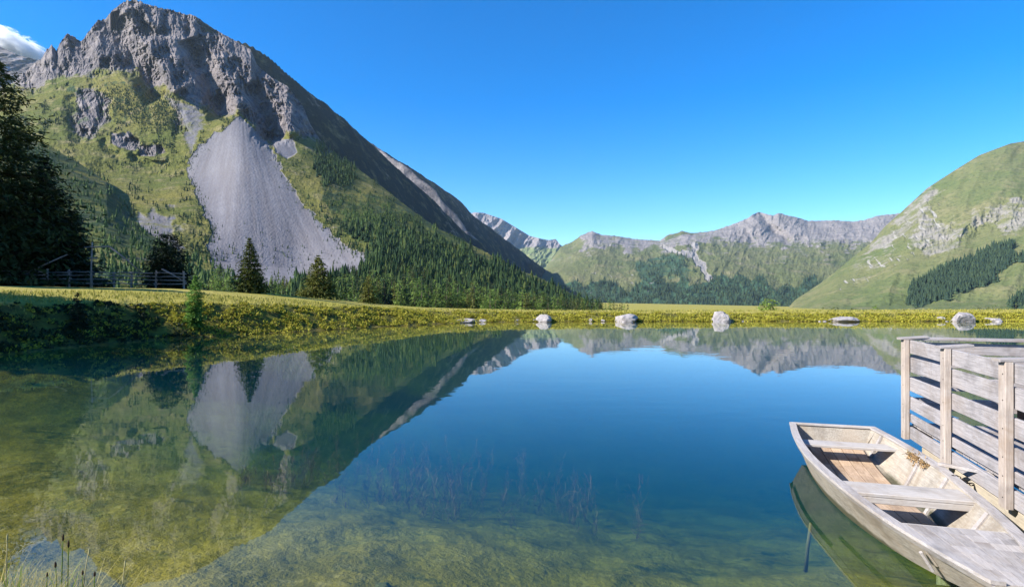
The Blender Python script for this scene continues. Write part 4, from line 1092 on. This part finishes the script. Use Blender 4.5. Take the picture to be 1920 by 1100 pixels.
# posts with slanted caps
def post(x0, y0, capang, side=-1):
    p_ = MB(); p_.beam((x0, y0, .29), (x0 + rj.uniform(-.006, .006), y0, 1.525), .118, .062, up=(side, 0, 0), ch=.006)
    po = p_.build('post', WZ, jet)
    c_ = MB(); c_.beam((x0 - .07 * -side if side < 0 else x0 + .07, y0 - .0, 1.535), (x0 + .23 * -side, y0 + .03, 1.535 + capang), .125, .026, ch=.004)
    cp = c_.build('post_cap', WX, po)
    n_ = MB()
    for zz in (.38, .56, .72, .96, 1.2, 1.42): n_.tube([(x0 + side * .0315, y0 + .02 * (1 if int(zz * 100) % 2 else -1), zz), (x0 + side * .0335, y0 + .02 * (1 if int(zz * 100) % 2 else -1), zz)], .006, 8)
    n_.build('nail', NAIL, po)
t = NT('rusty_iron'); M['iron'] = NAIL = t.surf(t.bsdf((.06, .045, .04), .6, None, .4, Metallic=.6))
XL = -.052
for k, yy in enumerate((0, -1.2, -2.41, -3.6, -4.8, -6.0)):
    post(XL, yy, rj.uniform(.01, .03))
for k, yy in enumerate((0, -1.2, -2.41, -3.6, -4.8, -6.0)):
    post(WID + .055, yy, .015, 1)
# left and right side boards
BZ = [(1.43, .165), (1.222, .182), (.972, .168), (.735, .158), (.555, .10)]
for (zc_, hh_) in BZ:
    for xb in (0.0, WID - .0):
        one(lambda m_: m_.beam((xb, .09, zc_ + rj.uniform(-.01, .01)), (xb, -LEN, zc_ + rj.uniform(-.012, .012)), .028, hh_, ch=.004, jit=.006, rnd=rj, seg=9), 'rail_board', WY)
# railing across the far end: flat top board and tight boards below
one(lambda m_: m_.beam((.0, .075, 1.535), (WID + .1, .075, 1.535), .20, .03, ch=.004), 'end_rail_top', WX)
for (zc_, hh_) in [(1.42, .14), (1.255, .15), (.98, .16), (.73, .15)]:
    one(lambda m_: m_.beam((.02, .05, zc_), (WID, .05, zc_ + rj.uniform(-.01, .01)), .026, hh_, ch=.004, jit=.004, rnd=rj, seg=4), 'rail_board', WX)
# simple bench inside the far end of the jetty
bn_ = empty('bench', (0, 0, 0)); bn_.location = Vector((JX, JY, 0)) + Vector((1.25 * math.cos(DA) + .75 * math.sin(DA), 1.25 * math.sin(DA) - .75 * math.cos(DA), .497)); bn_.rotation_euler = (0, 0, DA)
tag(bn_, 'brown plank bench standing on the jetty behind its railing', 'bench')
WBR = mat_wood('brown_bench_plank', 0.0, (.26, .17, .12), (.13, .08, .06), (.30, .2, .12), .4)
m_ = MB()
for k in range(2): m_.beam((-.55, -.09 + .18 * k, .42), (.65, -.09 + .18 * k, .42), .17, .035)
m_.build('seat', WBR, bn_)
for xx in (-.4, .5):
    m_ = MB(); m_.beam((xx, -.15, .2), (xx, .15, .2), .05, .40); m_.build('leg', WBR, bn_)

# ------------------------------------------------------------------ flat bottomed boat
bx_, by_ = 4.13, 7.35
BR = math.atan2(-.963, -.267)
boat = empty('rowing_boat', (bx_, by_, 0), BR)
tag(boat, 'weathered grey wooden flat bottomed boat moored beside the jetty', 'boat')
BH = mat_wood('boat_side_wood', 0.0, (.38, .345, .29), (.22, .19, .155), (.40, .32, .24), .5, True)
BG = mat_wood('boat_rim_wood', 0.0, (.42, .39, .375), (.24, .22, .21), (.41, .35, .29), .35)
BF = mat_wood('boat_floor_wood', 0.0, (.46, .345, .25), (.28, .19, .125), (.50, .37, .24), .6)
BT = mat_wood('boat_thwart_wood', (0, 0, math.pi / 2), (.46, .43, .40), (.31, .28, .255), (.45, .39, .33), .25)
ST = np.array([  # t, half width top, half width bottom, z top, z bottom
    (0.0, .475, .360, .385, .130), (.45, .540, .410, .370, .040), (.95, .585, .430, .360, -.020), (1.5, .600, .420, .355, -.050), (2.05, .565, .370, .350, -.050),
    (2.6, .510, .300, .350, -.020), (3.1, .440, .240, .355, .040), (3.5, .360, .180, .365, .100), (3.85, .270, .130, .375, .170), (4.2, .170, .080, .385, .240)])
def stn(t_):
    tt = np.linspace(0, 4.2, 200)
    return [float(np.interp(t_, ST[:, 0], ST[:, k])) for k in range(1, 5)]
TS = np.linspace(0, 4.2, 36)
S_ = [stn(a) for a in TS]
S_ = np.array(S_)
for _ in range(2): S_[1:-1] = .25 * S_[:-2] + .5 * S_[1:-1] + .25 * S_[2:]
def st(t_): return [float(np.interp(t_, TS, S_[:, k])) for k in range(4)]
TH = .028
V = []; Fh = []
for i, t_ in enumerate(TS):
    wt, wb_, zt_, zb_ = S_[i]
    ti = min(max(t_, TH), 4.2 - TH)
    # outer loop: top L, bottom L, bottom R, top R ; inner: top R, bottom R, bottom L, top L
    tb = t_ + (.10 if i == 0 else 0)     # raked transom
    tib = ti + (.10 if i == 0 else 0)
    V += [(t_, -wt, zt_), (tb, -wb_, zb_), (tb, wb_, zb_), (t_, wt, zt_), (ti, wt - TH, zt_), (tib, wb_ - TH, zb_ + TH), (tib, -wb_ + TH, zb_ + TH), (ti, -wt + TH, zt_)]
for i in range(len(TS) - 1):
    for k in range(8):
        a_ = i * 8 + k; b_ = i * 8 + (k + 1) % 8
        Fh.append((a_, b_, b_ + 8, a_ + 8))
Fh.append((0, 3, 2, 1)); Fh.append((4, 7, 6, 5))
n0 = (len(TS) - 1) * 8
Fh.append((n0, n0 + 1, n0 + 2, n0 + 3)); Fh.append((n0 + 4, n0 + 5, n0 + 6, n0 + 7))
Fh.append((0, 7, 4, 3)); Fh.append((n0, n0 + 3, n0 + 4, n0 + 7))
mesh_np('hull', np.array(V), Fh, BH, None, False, boat)
def side_strip(name, t0, t1, o0, o1, z0, z1, sgn, mat, n=26):
    """strip following the rim: lateral offsets o0..o1 from the rim line, heights z0..z1 relative to the rim"""
    V = []; Fs = []
    for i in range(n + 1):
        t_ = t0 + (t1 - t0) * i / n; wt, wb_, zt_, zb_ = st(t_)
        fl = (wt - wb_) / (zt_ - zb_)
        for (o_, z_) in ((o0, z0), (o1, z0), (o1, z1), (o0, z1)):
            V.append((t_, sgn * (wt + o_ + fl * min(z_, 0)), zt_ + z_))
    for i in range(n):
        for k in range(4):
            a_ = i * 4 + k; b_ = i * 4 + (k + 1) % 4; Fs.append((a_, b_, b_ + 4, a_ + 4))
    Fs += [(3, 2, 1, 0), (n * 4, n * 4 + 1, n * 4 + 2, n * 4 + 3)]
    return mesh_np(name, np.array(V), Fs, mat, None, False, boat)
for sg in (-1, 1):
    side_strip('gunwale', -.015, 4.2, -.055, .022, .002, .026, sg, BG)
    side_strip('rub_rail', .35 if sg < 0 else .0, 4.2, .003, .020, -.045, -.004, sg, BG)
side_strip('side_plank', 2.2, 3.62, .004, .018, -.15, -.048, -1, BH)
def bb(name, p, q, w_, h_, mat, **kw):
    m_ = MB(); m_.beam(p, q, w_, h_, **kw); return m_.build(name, mat, boat)
bb('transom_cap', (.012, -.48, .399), (.012, .48, .399), .07, .024, BT)
# cleat on the near side plank
wt = st(3.62)[0]; bb('side_cleat', (3.63, -wt - .012, .31), (3.63, -wt + .06, .19), .03, .02, BG, up=(0, 1, 0))
# floor: lengthwise planks
m_ = MB(); rb = random.Random(8)
for k in range(-3, 4):
    yc_ = k * .122
    seg_ = 12; prev = None
    pts_t = np.linspace(.16, 3.3, seg_ + 1)
    for j in range(seg_):
        ta, tb_ = pts_t[j], pts_t[j + 1]
        wa = st(ta)[1] - .04; wb2 = st(tb_)[1] - .04
        if abs(yc_) + .05 > min(wa, wb2): continue
        za = st(ta)[3] + .062; zb2 = st(tb_)[3] + .062
        m_.hexa([(ta, yc_ - .057, za - .02), (tb_, yc_ - .057, zb2 - .02), (tb_, yc_ + .057, zb2 - .02), (ta, yc_ + .057, za - .02),
                 (ta, yc_ - .057, za), (tb_, yc_ - .057, zb2), (tb_, yc_ + .057, zb2), (ta, yc_ + .057, za)])
m_.build('floor', BF, boat)
# thwarts
def thwart(t0, t1, z_, th_, lip):
    w_ = min(st(t0)[0], st(t1)[0]) - .035
    m_ = MB(); m_.beam(((t0 + t1) / 2, -w_, z_), ((t0 + t1) / 2, w_, z_), t1 - t0, th_); o = m_.build('thwart', BT, boat)
    if lip:
        l_ = MB(); l_.beam((t1 - .015, -w_ + .02, z_ - th_ / 2 - lip / 2 - .002), (t1 - .015, w_ - .02, z_ - th_ / 2 - lip / 2 - .002), .025, lip); l_.build('thwart_apron', BT, o)
thwart(.44, .68, .285, .03, .0)
thwart(2.18, 2.50, .322, .032, .055)
# ribs on both sides and across the floor
for t_ in (.30, 1.22, 1.86, 2.78):
    wt, wb_, zt_, zb_ = st(t_)
    for sg in (-1, 1):
        bb('rib', (t_, sg * (wb_ - TH - .012), zb_ + TH), (t_, sg * (wt - TH - .016), zt_ - .01), .042, .030, BG, up=(0, sg, 0))
    bb('floor_rib', (t_, -wb_ + .04, zb_ + TH + .008), (t_, wb_ - .04, zb_ + TH + .008), .04, .014, BF)
# foredeck: lengthwise planks following the outline
m_ = MB(); np_ = 7
for k in range(np_):
    f0 = -1 + 2 * k / np_ + .006; f1 = -1 + 2 * (k + 1) / np_ - .006
    tl = np.linspace(3.20, 4.18, 9)
    for j in range(8):
        a_, b_ = tl[j], tl[j + 1]; wa = st(a_)[0] - .03; wb2 = st(b_)[0] - .03; za = st(a_)[2] - .012; zb2 = st(b_)[2] - .012
        m_.hexa([(a_, f0 * wa, za - .02), (b_, f0 * wb2, zb2 - .02), (b_, f1 * wb2, zb2 - .02), (a_, f1 * wa, za - .02),
                 (a_, f0 * wa, za), (b_, f0 * wb2, zb2), (b_, f1 * wb2, zb2), (a_, f1 * wa, za)])
m_.build('foredeck', BG, boat)
wd = st(3.2)[0] - .06
bb('deck_edge', (3.19, -wd, .318), (3.19, wd, .318), .03, .05, BT)
# withered moss on the right rim
r = np.random.RandomState(15); n = 260
tt = r.uniform(.98, 1.42, n); wtt = np.array([st(a)[0] for a in tt])
P = np.stack([tt, wtt - .03 - np.abs(r.normal(0, .035, n)), .375 + r.normal(0, .012, n) - r.uniform(0, .08, n)], 1)
D = norm(r.normal(0, 1, (n, 3))); N = norm(np.cross(D, r.normal(0, 1, (n, 3))))
V, Fq = leaf_quads(P, D, N, r.uniform(.012, .03, n), r.uniform(.003, .009, n))
M['moss'] = mat_foliage('dry_moss', (.20, .12, .05), (.30, .22, .10), .0, .1, (.12, .14, .04))
o = mesh_np('dry_moss', V, Fq, M['moss']); o.location = (bx_, by_, 0); o.rotation_euler = (0, 0, BR)
tag(o, 'tuft of brown dry moss and twigs on the right rim of the boat', 'moss')
# mooring bar and chain between boat and jetty
def W(tx, ty, z_):    # boat local to world
    c_, s_ = math.cos(BR), math.sin(BR); return Vector((bx_ + tx * c_ - ty * s_, by_ + tx * s_ + ty * c_, z_))
mo = empty('mooring_chain', W(1.9, .56, .38)); tag(mo, 'short iron chain tying the right rim of the boat to the jetty', 'chain')
pA = W(1.88, .57, .39) - mo.location; pB = Vector((4.93, 5.72, .27)) - mo.location
nl = 15
for k in range(nl):
    f = (k + .5) / nl; c_ = pA.lerp(pB, f) - Vector((0, 0, .10 * math.sin(math.pi * f))); d_ = (pB - pA).normalized()
    m_ = MB(); up_ = Vector((0, 0, 1)) if k % 2 else d_.cross(Vector((0, 0, 1))).normalized()
    Lk = (pB - pA).length / nl * .72; ring = []
    for j in range(13):
        a_ = 2 * math.pi * j / 12; ring.append(c_ + d_ * (Lk * math.cos(a_)) + up_ * (.013 * math.sin(a_)))
    m_.tube(ring, .0045, 6, cap=False); m_.build('link', NAIL, mo, True)
m_ = MB(); m_.beam(W(1.55, .585, .395), W(1.95, .92, .43), .05, .03); o = m_.build('mooring_board', BG)
tag(o, 'short pale board laid from the boat rim towards the jetty', 'board')

# ------------------------------------------------------------------ fence on the meadow at the left
M['fencew'] = mat_wood('fence_wood', 0.0, (.27, .24, .24), (.14, .13, .13), (.28, .24, .20), .3)
fe = empty('wooden_fence', (-37, 41, 2)); tag(fe, 'grey wooden rail fence along the meadow below the dark trees', 'fence')
rf = random.Random(4)
def fp(px, Y, z_): x = (px - 960) / F * Y; return Vector((x, Y, gz(x, Y) + z_)) - fe.location
fx = [-120, -50, 22, 88, 130, 172, 214, 246, 292, 345]
fY = lambda p: 41 + 1.2 * (p / 345)
for p in fx:
    m_ = MB(); hh_ = rf.uniform(1.15, 1.4); m_.beam(fp(p, fY(p), -.2), fp(p, fY(p), hh_) + Vector((rf.uniform(-.05, .05), 0, 0)), .11, .11, up=(0, 1, 0), ch=.02); m_.build('post', M['fencew'], fe)
for a_, b_ in zip(fx[:-1], fx[1:]):
    for zz in (.35, .65, .92, 1.15):
        m_ = MB(); m_.tube([fp(a_ - 4, fY(a_) - .08, zz + rf.uniform(-.06, .06)), fp((a_ + b_) / 2, fY((a_ + b_) / 2) - .08, zz + rf.uniform(-.03, .03)), fp(b_ + 4, fY(b_) - .08, zz + rf.uniform(-.06, .06))], .035, 7); m_.build('rail', M['fencew'], fe, True)
def pole_at(pts, rad, name, par):
    m_ = MB(); m_.tube([Vector(p) - par.location for p in pts], rad, 8); return m_.build(name, M['fencew'], par, True)
def at(px, py, Y): return Vector(pt(px, py, Y))
g1 = empty('pole_frame', at(172, 540, 41.2)); tag(g1, 'tall wooden pole with a crossbar rising above the fence', 'pole')
pole_at([at(170, 545, 41.2), at(171, 500, 41.2), at(173, 454, 41.2)], [.06, .055, .045], 'pole', g1)
pole_at([at(158, 464, 41.1), at(205, 462, 41.1)], .05, 'crossbar', g1)
pole_at([at(166, 484, 41.1), at(182, 484, 41.1)], .04, 'peg', g1)
for (a_, b_, lab) in [(((44, 516), (126, 477)), 40.6, 'long pale pole leaning up to the right against the fence below the dark trees'), (((303, 504), (350, 531)), 41.8, 'pale pole slanting down to the right in front of the round dark pine'), (((205, 462), (262, 508)), 41.6, 'thin dark pole slanting down from the crossbar of the tall pole')]:
    m_ = MB(); p0 = at(a_[0][0], a_[0][1], b_); p1 = at(a_[1][0], a_[1][1], b_ + .6); m_.tube([p0 - p0, (p1 - p0) * .5 + Vector((0, 0, .05)), p1 - p0], [.06, .05, .04], 8)
    o = m_.build('leaning_pole', M['fencew'], None, True); o.location = p0; tag(o, lab, 'pole')

# ------------------------------------------------------------------ cloud behind the mountain
t = NT('cloud'); co = t.coord('Object')
gr = t.new('ShaderNodeVectorMath', operation='LENGTH'); t.l.new(co, gr.inputs[0])
n1 = t.noise(co, 2.4, 8, .72, .5)
d_ = t.math('SUBTRACT', t.math('MULTIPLY', n1, 2.5), t.math('ADD', gr.outputs['Value'], .42))
dens = t.math('MULTIPLY', t.rng(d_, 0, .35), .014)
pv = t.new('ShaderNodeVolumeScatter'); pv.inputs['Color'].default_value = (1, 1, 1, 1); pv.inputs['Anisotropy'].default_value = .3; t.l.new(dens, pv.inputs['Density'])
t.l.new(pv.outputs[0], t.out.inputs['Volume'])
import bmesh
bm = bmesh.new(); bmesh.ops.create_icosphere(bm, subdivisions=3, radius=1)
me = bpy.data.meshes.new('cloud'); bm.to_mesh(me); bm.free(); me.materials.append(t.m)
o = bpy.data.objects.new('cloud', me); COL.objects.link(o); o.location = at(20, 88, 10500); o.scale = (800, 600, 330); o.rotation_euler = (0, math.radians(22), 0)
tag(o, 'small white cloud low behind the rocky ridge at the left', 'cloud')

# ------------------------------------------------------------------ the air
t = NT('haze'); pvn = t.new('ShaderNodeVolumePrincipled'); pvn.inputs['Color'].default_value = (.60, .80, 1.0, 1); pvn.inputs['Density'].default_value = 2.1e-5; pvn.inputs['Anisotropy'].default_value = .2
t.l.new(pvn.outputs[0], t.out.inputs['Volume'])
m_ = MB(); x0, x1, y0, y1, z0, z1 = -9400, 9400, -900, 9400, -360, 1250
m_.hexa([(x0, y0, z0), (x1, y0, z0), (x1, y1, z0), (x0, y1, z0), (x0, y0, z1), (x1, y0, z1), (x1, y1, z1), (x0, y1, z1)])
tag(m_.build('haze', t.m), kind='stuff')
